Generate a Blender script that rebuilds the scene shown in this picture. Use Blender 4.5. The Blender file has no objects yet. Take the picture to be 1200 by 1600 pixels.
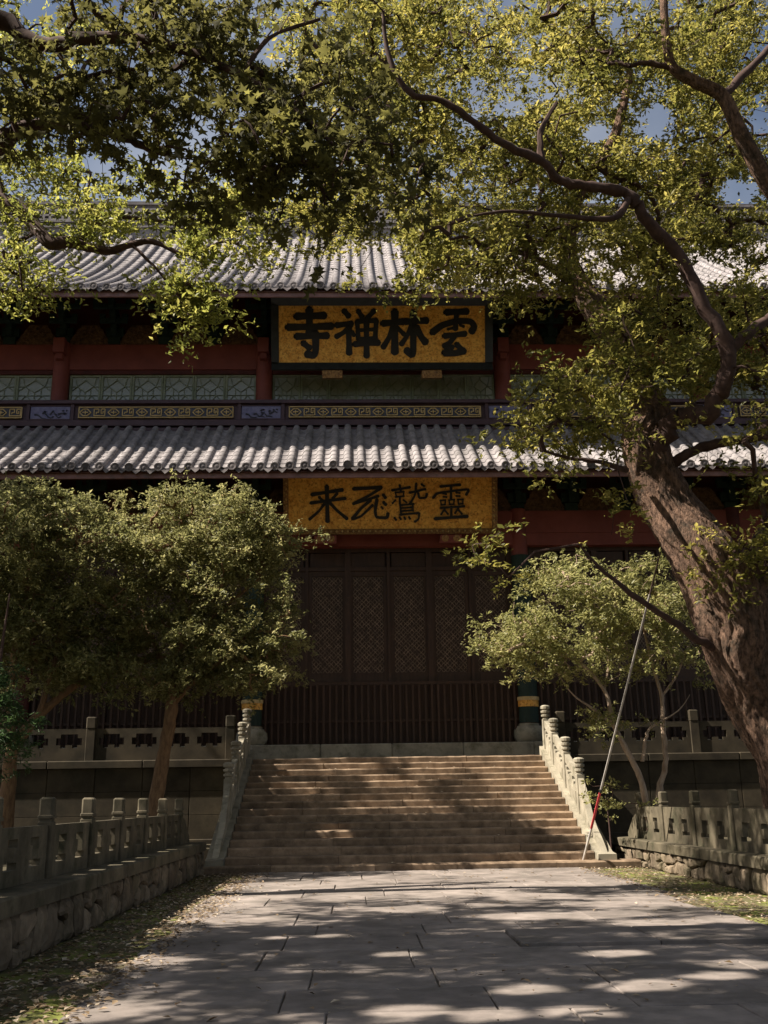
import bpy, math, random
import numpy as np
from mathutils import Vector, Matrix

random.seed(7)
rng = np.random.default_rng(11)
sc = bpy.context.scene
col = sc.collection

# ------------------------------------------------------------------ camera
F, EYE = 1550.0, 1.4                       # focal length in pixels of the 1200x1600 photograph, eye height
PITCH, YAW, ROLL = math.atan(450 / F), math.radians(1.9), 0.015
fw = np.array([math.sin(YAW) * math.cos(PITCH), math.cos(YAW) * math.cos(PITCH), math.sin(PITCH)])
r0 = np.array([math.cos(YAW), -math.sin(YAW), 0.0])
u0 = np.cross(r0, fw)
RT = r0 * math.cos(ROLL) - u0 * math.sin(ROLL)
UP = u0 * math.cos(ROLL) + r0 * math.sin(ROLL)
cam_d = bpy.data.cameras.new('camera')
cam = bpy.data.objects.new('camera', cam_d)
col.objects.link(cam)
cam_d.sensor_fit = 'HORIZONTAL'
cam_d.sensor_width = 36.0
cam_d.lens = 36.0 * F / 1200.0
cam_d.clip_end = 3000
M = Matrix(((RT[0], UP[0], -fw[0], 0), (RT[1], UP[1], -fw[1], 0), (RT[2], UP[2], -fw[2], EYE), (0, 0, 0, 1)))
cam.matrix_world = M
sc.camera = cam

# ------------------------------------------------------------------ sky, sun, exposure
TO_SUN = Vector((-0.66, -0.10, 0.74)).normalized()
world = bpy.data.worlds.new('World')
sc.world = world
world.use_nodes = True
wn = world.node_tree
sky = wn.nodes.new('ShaderNodeTexSky')
sky.sky_type = 'NISHITA'
sky.sun_disc = False
sky.sun_elevation = math.asin(TO_SUN.z)
sky.sun_rotation = math.atan2(TO_SUN.x, TO_SUN.y)
sky.altitude = 50
sky.air_density = 1.0
sky.dust_density = 2.0
wt = wn.nodes.new('ShaderNodeTexCoord')
wz = wn.nodes.new('ShaderNodeTexNoise')          # thin broken cloud over the whole sky
wz.inputs['Scale'].default_value = 2.6
wz.inputs['Detail'].default_value = 7
wr = wn.nodes.new('ShaderNodeMapRange')
wr.inputs[1].default_value, wr.inputs[2].default_value, wr.inputs[3].default_value, wr.inputs[4].default_value = 0.40, 0.70, 0.04, 0.55
wm = wn.nodes.new('ShaderNodeMixRGB')
wm.inputs[2].default_value = (8.2, 8.4, 8.9, 1)
wn.links.new(wt.outputs['Generated'], wz.inputs['Vector'])
wn.links.new(wz.outputs['Fac'], wr.inputs[0])
wn.links.new(wr.outputs[0], wm.inputs[0])
wn.links.new(sky.outputs[0], wm.inputs[1])
wn.links.new(wm.outputs[0], wn.nodes['Background'].inputs[0])
wn.nodes['Background'].inputs[1].default_value = 0.038
sun_d = bpy.data.lights.new('sun', 'SUN')
sun_d.energy = 5.0
sun_d.angle = math.radians(0.5)
sun_d.color = (1.0, 0.90, 0.77)
sun = bpy.data.objects.new('sun', sun_d)
col.objects.link(sun)
sun.location = (-30, 5, 40)
sun.rotation_euler = (-TO_SUN).to_track_quat('-Z', 'Y').to_euler()
sc.view_settings.view_transform = 'Standard'
sc.view_settings.look = 'None'
sc.view_settings.gamma = 1
sc.view_settings.use_curve_mapping = False
sc.view_settings.exposure = 1.35
sc.cycles.max_bounces = 6
sc.cycles.diffuse_bounces = 3
sc.cycles.transmission_bounces = 4
sc.cycles.use_denoising = True
sc.cycles.caustics_reflective = False
sc.cycles.caustics_refractive = False


def at(px, py, Y):
    """world point at depth Y along the line of sight of a photograph position (used while laying out the place)"""
    d = fw + RT * (px - 600) / F + UP * (800 - py) / F
    p = d * (Y / d[1])
    return np.array([p[0], p[1], p[2] + EYE])


# ------------------------------------------------------------------ materials
def mat(name, c1, c2=None, rough=0.8, scale=3.0, detail=6, bump=0.0, bscale=None, metal=0.0, spec=0.3, spots=None, per_object=0.0, stretch=None, coat=0.0):
    m = bpy.data.materials.new(name)
    m.use_nodes = True
    nt = m.node_tree
    N, L = nt.nodes, nt.links
    b = N['Principled BSDF']
    c2 = c2 or c1
    geo = N.new('ShaderNodeNewGeometry')
    src = geo.outputs['Position']
    if stretch:
        mp = N.new('ShaderNodeMapping')
        mp.inputs['Scale'].default_value = stretch
        L.new(src, mp.inputs['Vector'])
        src = mp.outputs[0]
    n = N.new('ShaderNodeTexNoise')
    n.inputs['Scale'].default_value = scale
    n.inputs['Detail'].default_value = detail
    n.inputs['Roughness'].default_value = 0.65
    L.new(src, n.inputs['Vector'])
    r = N.new('ShaderNodeValToRGB')
    r.color_ramp.elements[0].position = 0.33
    r.color_ramp.elements[1].position = 0.68
    r.color_ramp.elements[0].color = (*c1, 1)
    r.color_ramp.elements[1].color = (*c2, 1)
    L.new(n.outputs['Fac'], r.inputs[0])
    out = r.outputs[0]
    if spots:
        sc_, lo, hi, cs = spots
        n2 = N.new('ShaderNodeTexNoise')
        n2.inputs['Scale'].default_value = sc_
        n2.inputs['Detail'].default_value = 8
        n2.inputs['Roughness'].default_value = 0.7
        L.new(geo.outputs['Position'], n2.inputs['Vector'])
        r2 = N.new('ShaderNodeMapRange')
        r2.inputs[1].default_value = lo
        r2.inputs[2].default_value = hi
        L.new(n2.outputs['Fac'], r2.inputs[0])
        mx = N.new('ShaderNodeMixRGB')
        mx.inputs[2].default_value = (*cs, 1)
        L.new(r2.outputs[0], mx.inputs[0])
        L.new(out, mx.inputs[1])
        out = mx.outputs[0]
    if per_object:
        oi = N.new('ShaderNodeObjectInfo')
        mr = N.new('ShaderNodeMapRange')
        mr.inputs[3].default_value = 1 - per_object
        mr.inputs[4].default_value = 1 + per_object
        L.new(oi.outputs['Random'], mr.inputs[0])
        hs = N.new('ShaderNodeHueSaturation')
        L.new(mr.outputs[0], hs.inputs['Value'])
        L.new(out, hs.inputs['Color'])
        out = hs.outputs[0]
    L.new(out, b.inputs['Base Color'])
    b.inputs['Roughness'].default_value = rough
    b.inputs['Metallic'].default_value = metal
    b.inputs['Specular IOR Level'].default_value = spec
    if coat:
        b.inputs['Coat Weight'].default_value = coat
    if bump:
        n3 = N.new('ShaderNodeTexNoise')
        n3.inputs['Scale'].default_value = bscale or scale * 4
        n3.inputs['Detail'].default_value = 8
        n3.inputs['Roughness'].default_value = 0.7
        L.new(src, n3.inputs['Vector'])
        bp = N.new('ShaderNodeBump')
        bp.inputs['Strength'].default_value = min(1.0, bump * 10)
        bp.inputs['Distance'].default_value = bump
        L.new(n3.outputs['Fac'], bp.inputs['Height'])
        L.new(bp.outputs[0], b.inputs['Normal'])
    return m


def leaf_mat(name, ca, cb, cc, trans=0.45, rough=0.45):
    m = bpy.data.materials.new(name)
    m.use_nodes = True
    nt = m.node_tree
    N, L = nt.nodes, nt.links
    b = N['Principled BSDF']
    a = N.new('ShaderNodeAttribute')
    a.attribute_name = 'tint'
    r = N.new('ShaderNodeValToRGB')
    e = r.color_ramp.elements
    e[0].position, e[0].color = 0.0, (*ca, 1)
    e[1].position, e[1].color = 1.0, (*cc, 1)
    k = e.new(0.55)
    k.color = (*cb, 1)
    L.new(a.outputs['Fac'], r.inputs[0])
    L.new(r.outputs[0], b.inputs['Base Color'])
    b.inputs['Roughness'].default_value = rough
    b.inputs['Specular IOR Level'].default_value = 0.25
    t = N.new('ShaderNodeBsdfTranslucent')
    hs = N.new('ShaderNodeHueSaturation')
    hs.inputs['Saturation'].default_value = 0.98
    hs.inputs['Value'].default_value = 2.1
    hs.inputs['Hue'].default_value = 0.495
    L.new(r.outputs[0], hs.inputs['Color'])
    L.new(hs.outputs[0], t.inputs['Color'])
    mx = N.new('ShaderNodeMixShader')
    mx.inputs[0].default_value = trans
    L.new(b.outputs[0], mx.inputs[1])
    L.new(t.outputs[0], mx.inputs[2])
    L.new(mx.outputs[0], N['Material Output'].inputs[0])
    return m


MT = dict(
    tile=mat('roof_tile', (0.135, 0.124, 0.126), (0.29, 0.268, 0.27), 0.78, 3.5, detail=9, bump=0.006, bscale=30, spots=(1.1, 0.55, 0.75, (0.095, 0.09, 0.08)), per_object=0.18),
    tile_end=mat('tile_end', (0.075, 0.065, 0.068), (0.19, 0.17, 0.17), 0.8, 6, bump=0.006, bscale=40, per_object=0.35),
    fascia=mat('fascia_paint', (0.16, 0.085, 0.08), (0.30, 0.17, 0.165), 0.7, 2.2, bump=0.002, spots=(5, 0.55, 0.7, (0.12, 0.09, 0.085))),
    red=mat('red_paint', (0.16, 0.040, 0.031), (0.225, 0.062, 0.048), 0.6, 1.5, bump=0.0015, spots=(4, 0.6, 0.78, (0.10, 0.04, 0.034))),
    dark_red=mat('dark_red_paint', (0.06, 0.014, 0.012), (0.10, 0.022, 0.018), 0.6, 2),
    door=mat('door_wood', (0.034, 0.018, 0.011), (0.064, 0.033, 0.021), 0.5, 2, stretch=(6, 6, 0.8), bump=0.002, spots=(3, 0.58, 0.75, (0.085, 0.048, 0.032))),
    lattice=mat('door_lattice_wood', (0.05, 0.032, 0.023), (0.26, 0.18, 0.125), 0.4, 6.0),
    rail_wood=mat('rail_wood', (0.055, 0.032, 0.042), (0.085, 0.05, 0.062), 0.55, 2, bump=0.002),
    green=mat('window_green', (0.17, 0.20, 0.14), (0.30, 0.33, 0.25), 0.6, 3),
    bracket=mat('bracket_green', (0.010, 0.022, 0.016), (0.022, 0.040, 0.030), 0.65, 5, per_object=0.2),
    carved=mat('carved_gilt', (0.045, 0.024, 0.016), (0.18, 0.10, 0.05), 0.6, 9, bump=0.02, bscale=14),
    blue=mat('carved_blue', (0.12, 0.12, 0.22), (0.22, 0.21, 0.34), 0.6, 8, bump=0.01),
    relief=mat('carved_relief', (0.035, 0.04, 0.06), (0.09, 0.09, 0.12), 0.6, 8),
    fret=mat('fret_gold', (0.42, 0.30, 0.13), (0.62, 0.46, 0.22), 0.5, 8),
    gold=mat('plaque_gold', (0.62, 0.26, 0.036), (0.95, 0.56, 0.13), 0.5, 7, detail=10, bump=0.010, bscale=26, metal=0.0, spots=(15, 0.50, 0.64, (0.34, 0.125, 0.018))),
    ink=mat('lacquer_black', (0.012, 0.011, 0.011), (0.022, 0.02, 0.02), 0.55, 4),
    frame_black=mat('plaque_frame_dark', (0.012, 0.014, 0.013), (0.03, 0.032, 0.03), 0.45, 4),
    frame_gilt=mat('plaque_frame_gilt', (0.10, 0.045, 0.02), (0.42, 0.24, 0.09), 0.5, 16, bump=0.02, bscale=22),
    stone=mat('grey_stone', (0.058, 0.049, 0.032), (0.15, 0.126, 0.084), 0.9, 2.6, detail=9, bump=0.010, bscale=18, spots=(2.4, 0.48, 0.68, (0.036, 0.036, 0.018)), per_object=0.16),
    shaded_stone=mat('shaded_stone', (0.024, 0.019, 0.012), (0.066, 0.052, 0.032), 0.92, 1.6, bump=0.008, bscale=20, spots=(0.9, 0.5, 0.75, (0.018, 0.018, 0.010)), per_object=0.12),  # terrace stone: the deep shade there is put into its dark colour
    pale_stone=mat('pale_stone', (0.21, 0.19, 0.145), (0.36, 0.325, 0.25), 0.85, 2.4, detail=9, bump=0.008, bscale=20, spots=(2.6, 0.5, 0.72, (0.095, 0.09, 0.055)), per_object=0.08),
    step=mat('step_stone', (0.15, 0.104, 0.068), (0.33, 0.24, 0.162), 0.88, 3.5, bump=0.008, bscale=30, spots=(2.2, 0.5, 0.74, (0.075, 0.054, 0.035)), per_object=0.16),
    pave=mat('paving_stone', (0.155, 0.133, 0.120), (0.29, 0.25, 0.226), 0.85, 2.2, detail=10, bump=0.014, bscale=11, spots=(1.4, 0.46, 0.68, (0.12, 0.106, 0.093)), per_object=0.14),
    joint=mat('joint_earth', (0.085, 0.07, 0.056), (0.15, 0.126, 0.10), 0.95, 8),
    rubble=mat('rubble_stone', (0.085, 0.064, 0.042), (0.235, 0.185, 0.13), 0.92, 4, detail=9, bump=0.02, bscale=14, spots=(2.2, 0.48, 0.70, (0.06, 0.055, 0.03)), per_object=0.28),
    mortar=mat('wall_mortar', (0.06, 0.05, 0.038), (0.10, 0.085, 0.062), 0.95, 8, bump=0.01),
    moss=mat('mossy_earth', (0.060, 0.050, 0.032), (0.13, 0.115, 0.055), 0.95, 3.5, detail=10, bump=0.02, bscale=20, spots=(1.7, 0.47, 0.6, (0.15, 0.17, 0.035))),
    soil=mat('garden_earth', (0.035, 0.028, 0.018), (0.07, 0.06, 0.03), 0.95, 2, bump=0.02),
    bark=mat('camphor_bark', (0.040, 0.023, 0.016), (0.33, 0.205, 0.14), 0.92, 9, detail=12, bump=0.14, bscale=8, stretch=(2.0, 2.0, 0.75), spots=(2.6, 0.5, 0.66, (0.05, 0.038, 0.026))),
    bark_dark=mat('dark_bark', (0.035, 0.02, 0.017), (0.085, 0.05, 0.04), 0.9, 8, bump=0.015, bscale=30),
    bark_pale=mat('pale_bark', (0.22, 0.15, 0.10), (0.42, 0.33, 0.25), 0.85, 6, bump=0.012, bscale=20, stretch=(2, 2, 0.7)),
    bark_brown=mat('brown_bark', (0.10, 0.055, 0.028), (0.24, 0.145, 0.075), 0.88, 8, bump=0.02, bscale=18, stretch=(2, 2, 0.6)),
    pole=mat('pole_metal', (0.30, 0.28, 0.26), (0.5, 0.47, 0.44), 0.5, 6),
    pole_red=mat('pole_red', (0.38, 0.035, 0.045), (0.45, 0.05, 0.06), 0.5, 6),
    camphor_leaf=leaf_mat('camphor_leaf', (0.057, 0.063, 0.014), (0.148, 0.142, 0.031), (0.30, 0.262, 0.066), trans=0.52),
    sweetgum_leaf=leaf_mat('sweetgum_leaf', (0.042, 0.042, 0.014), (0.085, 0.082, 0.024), (0.16, 0.155, 0.040), trans=0.48, rough=0.75),
    yellow_leaf=leaf_mat('yellow_leaf', (0.10, 0.12, 0.026), (0.20, 0.205, 0.042), (0.31, 0.29, 0.075), trans=0.5),
    osmanthus_leaf=leaf_mat('osmanthus_leaf', (0.078, 0.084, 0.030), (0.195, 0.192, 0.074), (0.33, 0.305, 0.14), trans=0.45, rough=0.5),
    small_leaf=leaf_mat('small_tree_leaf', (0.105, 0.112, 0.038), (0.225, 0.222, 0.082), (0.36, 0.335, 0.15), trans=0.45, rough=0.42),
    fern_leaf=leaf_mat('conifer_leaf', (0.025, 0.05, 0.018), (0.045, 0.085, 0.028), (0.07, 0.12, 0.04), trans=0.3),
    dead_leaf=leaf_mat('dead_leaf', (0.10, 0.065, 0.03), (0.26, 0.19, 0.12), (0.42, 0.36, 0.28), trans=0.1, rough=0.7),
)
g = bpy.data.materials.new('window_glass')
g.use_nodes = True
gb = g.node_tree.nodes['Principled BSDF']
gb.inputs['Base Color'].default_value = (0.30, 0.32, 0.27, 1)  # pale base colour stands in for bright trees reflected in the panes
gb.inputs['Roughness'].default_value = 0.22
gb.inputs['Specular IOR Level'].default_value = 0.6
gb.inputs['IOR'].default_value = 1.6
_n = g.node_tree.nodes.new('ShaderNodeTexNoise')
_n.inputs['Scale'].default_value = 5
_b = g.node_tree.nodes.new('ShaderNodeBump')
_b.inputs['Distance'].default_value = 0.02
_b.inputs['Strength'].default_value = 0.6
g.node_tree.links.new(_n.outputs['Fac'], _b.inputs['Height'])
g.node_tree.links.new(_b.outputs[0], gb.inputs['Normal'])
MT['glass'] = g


# ------------------------------------------------------------------ mesh helpers
class MB:
    def __init__(self):
        self.v, self.f = [], []

    def add(self, vs, fs):
        o = len(self.v)
        self.v += [tuple(float(c) for c in p) for p in vs]
        self.f += [tuple(i + o for i in f) for f in fs]
        return self

    def box(self, x0, x1, y0, y1, z0, z1):
        vs = [(x, y, z) for z in (z0, z1) for y in (y0, y1) for x in (x0, x1)]
        return self.add(vs, [(0, 2, 3, 1), (4, 5, 7, 6), (0, 1, 5, 4), (2, 6, 7, 3), (0, 4, 6, 2), (1, 3, 7, 5)])

    def bbox(self, x0, x1, y0, y1, z0, z1, b=0.015):
        """box with chamfered vertical and top edges"""
        def ring(i, z):
            return [(x0 + i + b, y0 + i, z), (x1 - i - b, y0 + i, z), (x1 - i, y0 + i + b, z), (x1 - i, y1 - i - b, z),
                    (x1 - i - b, y1 - i, z), (x0 + i + b, y1 - i, z), (x0 + i, y1 - i - b, z), (x0 + i, y0 + i + b, z)]
        vs = ring(0, z0) + ring(0, z1 - b) + ring(b, z1)
        fs = [tuple(range(7, -1, -1)), tuple(range(16, 24))]
        for k in (0, 8):
            for i in range(8):
                j = (i + 1) % 8
                fs.append((k + i, k + j, k + 8 + j, k + 8 + i))
        return self.add(vs, fs)

    def prism(self, pts, d):
        """closed polygon pts (3d) extruded along d"""
        n = len(pts)
        q = [tuple(np.array(p) + np.array(d)) for p in pts]
        fs = [tuple(range(n)), tuple(range(2 * n - 1, n - 1, -1))]
        for i in range(n):
            j = (i + 1) % n
            fs.append((i, i + n, j + n, j))
        return self.add(list(pts) + q, fs)

    def lathe(self, prof, cx, cy, n=16):
        vs, fs = [], []
        for r, z in prof:
            for k in range(n):
                a = 2 * math.pi * k / n
                vs.append((cx + r * math.cos(a), cy + r * math.sin(a), z))
        m = len(prof)
        for i in range(m - 1):
            for k in range(n):
                j = (k + 1) % n
                fs.append((i * n + k, i * n + j, (i + 1) * n + j, (i + 1) * n + k))
        fs.append(tuple(range(n - 1, -1, -1)))
        fs.append(tuple((m - 1) * n + k for k in range(n)))
        return self.add(vs, fs)

    def tube(self, pts, rads, n=6, jit=0.0):
        P = [np.array(p, float) for p in pts]
        vs, fs = [], []
        ref = np.array([0.31, 0.83, 0.46])
        for i, p in enumerate(P):
            d = P[min(i + 1, len(P) - 1)] - P[max(i - 1, 0)]
            d = d / (np.linalg.norm(d) + 1e-9)
            a = np.cross(d, ref)
            a /= np.linalg.norm(a) + 1e-9
            b = np.cross(d, a)
            ref = np.cross(a, d) if False else ref
            for k in range(n):
                t = 2 * math.pi * k / n
                rr = rads[i] * (1 + (jit * (rng.random() - 0.5) * 2 if jit else 0))
                vs.append(p + (a * math.cos(t) + b * math.sin(t)) * rr)
        for i in range(len(P) - 1):
            for k in range(n):
                j = (k + 1) % n
                fs.append((i * n + k, i * n + j, (i + 1) * n + j, (i + 1) * n + k))
        fs.append(tuple(range(n - 1, -1, -1)))
        fs.append(tuple((len(P) - 1) * n + k for k in range(n)))
        return self.add(vs, fs)

    def grid(self, us, vs_, filled, t, origin=(0, 0, 0), uax=(1, 0, 0), vax=(0, 0, 1), nax=(0, 1, 0)):
        """pierced slab: cells filled[j][i] between us and vs_ lines, thickness t along nax"""
        O, U, V, Nn = (np.array(a, float) for a in (origin, uax, vax, nax))
        nu, nv = len(us) - 1, len(vs_) - 1
        idx = {}
        verts, faces = [], []

        def vid(i, j, k):
            if (i, j, k) not in idx:
                idx[(i, j, k)] = len(verts)
                verts.append(O + U * us[i] + V * vs_[j] + Nn * (t * k))
            return idx[(i, j, k)]

        def fl(i, j):
            return 0 <= i < nu and 0 <= j < nv and filled(i, j)
        for j in range(nv):
            for i in range(nu):
                if not fl(i, j):
                    continue
                faces.append((vid(i, j, 0), vid(i + 1, j, 0), vid(i + 1, j + 1, 0), vid(i, j + 1, 0)))
                faces.append((vid(i, j, 1), vid(i, j + 1, 1), vid(i + 1, j + 1, 1), vid(i + 1, j, 1)))
                if not fl(i, j - 1):
                    faces.append((vid(i, j, 0), vid(i, j, 1), vid(i + 1, j, 1), vid(i + 1, j, 0)))
                if not fl(i, j + 1):
                    faces.append((vid(i, j + 1, 0), vid(i + 1, j + 1, 0), vid(i + 1, j + 1, 1), vid(i, j + 1, 1)))
                if not fl(i - 1, j):
                    faces.append((vid(i, j, 0), vid(i, j + 1, 0), vid(i, j + 1, 1), vid(i, j, 1)))
                if not fl(i + 1, j):
                    faces.append((vid(i + 1, j, 0), vid(i + 1, j, 1), vid(i + 1, j + 1, 1), vid(i + 1, j + 1, 0)))
        return self.add(verts, faces)

    def mesh(self, name, material, smooth=False):
        me = bpy.data.meshes.new(name)
        me.from_pydata(self.v, [], self.f)
        me.materials.append(MT[material])
        if smooth:
            me.polygons.foreach_set('use_smooth', [True] * len(me.polygons))
            try:
                me.set_sharp_from_angle(angle=math.radians(45))
            except Exception:
                pass
        me.update()
        return me

    def build(self, name, material, parent=None, smooth=False, loc=None):
        return link(name, self.mesh(name, material, smooth), parent, loc)


def link(name, me, parent=None, loc=None, rot=None):
    o = bpy.data.objects.new(name, me)
    col.objects.link(o)
    if parent is not None:
        o.parent = parent
    if loc is not None:
        o.location = tuple(float(c) for c in loc)
    if rot is not None:
        o.rotation_euler = rot
    return o


def thing(name, label, cat, loc=(0, 0, 0), group=None):
    """an Empty at the base of a thing; parts are built in world coordinates, so their local offset undoes it"""
    o = link(name, None, None, loc)
    tag(o, label, cat, group)
    return o


def tag(o, label, cat, group=None):
    o['label'] = label
    o['category'] = cat
    if group:
        o['group'] = group
    return o


def W(root, x=0, y=0, z=0):
    """location of a child of root for a world position"""
    l = root.location
    return (x - l[0], y - l[1], z - l[2])


def structure(o):
    o['kind'] = 'structure'
    return o


# ------------------------------------------------------------------ ground
AX = 1.07          # axis of the hall
structure(MB().add([(-400, -400, -0.03), (400, -400, -0.03), (400, 400, -0.03), (-400, 400, -0.03)], [(0, 1, 2, 3)]).build('ground', 'soil'))


def sheet(x0, x1, y0, y1, z, nx, ny, amp, seed):
    r = np.random.default_rng(seed)
    xs, ys = np.linspace(x0, x1, nx), np.linspace(y0, y1, ny)
    vs, fs = [], []
    for j in range(ny):
        for i in range(nx):
            e = 0 if i in (0, nx - 1) or j in (0, ny - 1) else 1
            vs.append((xs[i], ys[j], z + e * amp * (r.random() - 0.3)))
    for j in range(ny - 1):
        for i in range(nx - 1):
            k = j * nx + i
            fs.append((k, k + 1, k + nx + 1, k + nx))
    return MB().add(vs, fs)


structure(sheet(-30, -3.3, 2, 27.0, 0.38, 40, 40, 0.10, 1).build('garden_ground_left', 'soil', smooth=True))
structure(sheet(6.1, 34, 2, 27.0, 0.34, 40, 40, 0.10, 2).build('garden_ground_right', 'soil', smooth=True))
structure(sheet(-3.1, -1.55, 1, 21.0, 0.004, 8, 90, 0.028, 3).build('verge_left', 'moss', smooth=True))
structure(sheet(4.15, 5.95, 1, 21.2, 0.004, 8, 90, 0.028, 4).build('verge_right', 'moss', smooth=True))

# pavement of separate slabs
pav = structure(MB().box(-2.45, 4.95, 0, 21.3, -0.02, 0.006).build('pavement', 'joint'))
y = 0.4
row = 0
rr = random.Random(5)
rows_y = [0.4, 1.5, 2.6, 3.7, 4.8, 5.7, 6.5, 7.38, 8.25, 9.2, 10.28, 11.4, 12.3, 13.5, 14.6, 15.7, 16.9, 18.0, 19.1, 20.2, 21.28]
for k in range(len(rows_y) - 1):
    ya, yb = rows_y[k], rows_y[k + 1]
    left = -1.92 - 0.25 * min(1, max(0, (0.5 * (ya + yb) - 7) / 8)) + rr.uniform(-0.05, 0.05)
    right = 4.45 + (0.2 if ya > 15 else 0) + rr.uniform(-0.08, 0.08)
    x = left
    while x < right - 0.1:
        w = rr.uniform(0.95, 1.9)
        x1 = x + w
        if right - x1 < 0.7:
            x1 = right
        gp = rr.uniform(0.003, 0.009)
        dz = rr.uniform(-0.006, 0.006)
        if k == 9 and x > 2.0:
            dz -= 0.012
        if k == 10 and x > 1.6:
            dz += 0.028
        xa, xb = x + gp, x1 - gp
        y0, y1 = ya + gp + rr.uniform(0, 0.008), yb - gp - rr.uniform(0, 0.008)
        n = 6
        # slab outline with slightly worn, uneven edges
        ring = []
        for s in range(n):
            ring.append((xa + (xb - xa) * s / n, y0 + rr.uniform(-0.006, 0.006)))
        for s in range(3):
            ring.append((xb + rr.uniform(-0.005, 0.005), y0 + (y1 - y0) * s / 3))
        for s in range(n):
            ring.append((xb - (xb - xa) * s / n, y1 + rr.uniform(-0.006, 0.006)))
        for s in range(3):
            ring.append((xa + rr.uniform(-0.005, 0.005), y1 - (y1 - y0) * s / 3))
        cx, cy = (xa + xb) / 2, (y0 + y1) / 2
        zt = 0.03 + dz
        lo = [(px, py, -0.01) for px, py in ring]
        mid = [(px, py, zt - 0.008) for px, py in ring]
        hi = [(px + (cx - px) / abs(cx - px + 1e-6) * 0.008, py + (cy - py) / abs(cy - py + 1e-6) * 0.008, zt) for px, py in ring]
        m = len(ring)
        b = MB()
        fs = [tuple(range(2 * m, 3 * m))]
        for q in (0, m):
            for i in range(m):
                j = (i + 1) % m
                fs.append((q + i, q + j, q + m + j, q + m + i))
        b.add(lo + mid + hi, fs).build('paving_slab', 'pave', pav)
        x = x1


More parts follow.
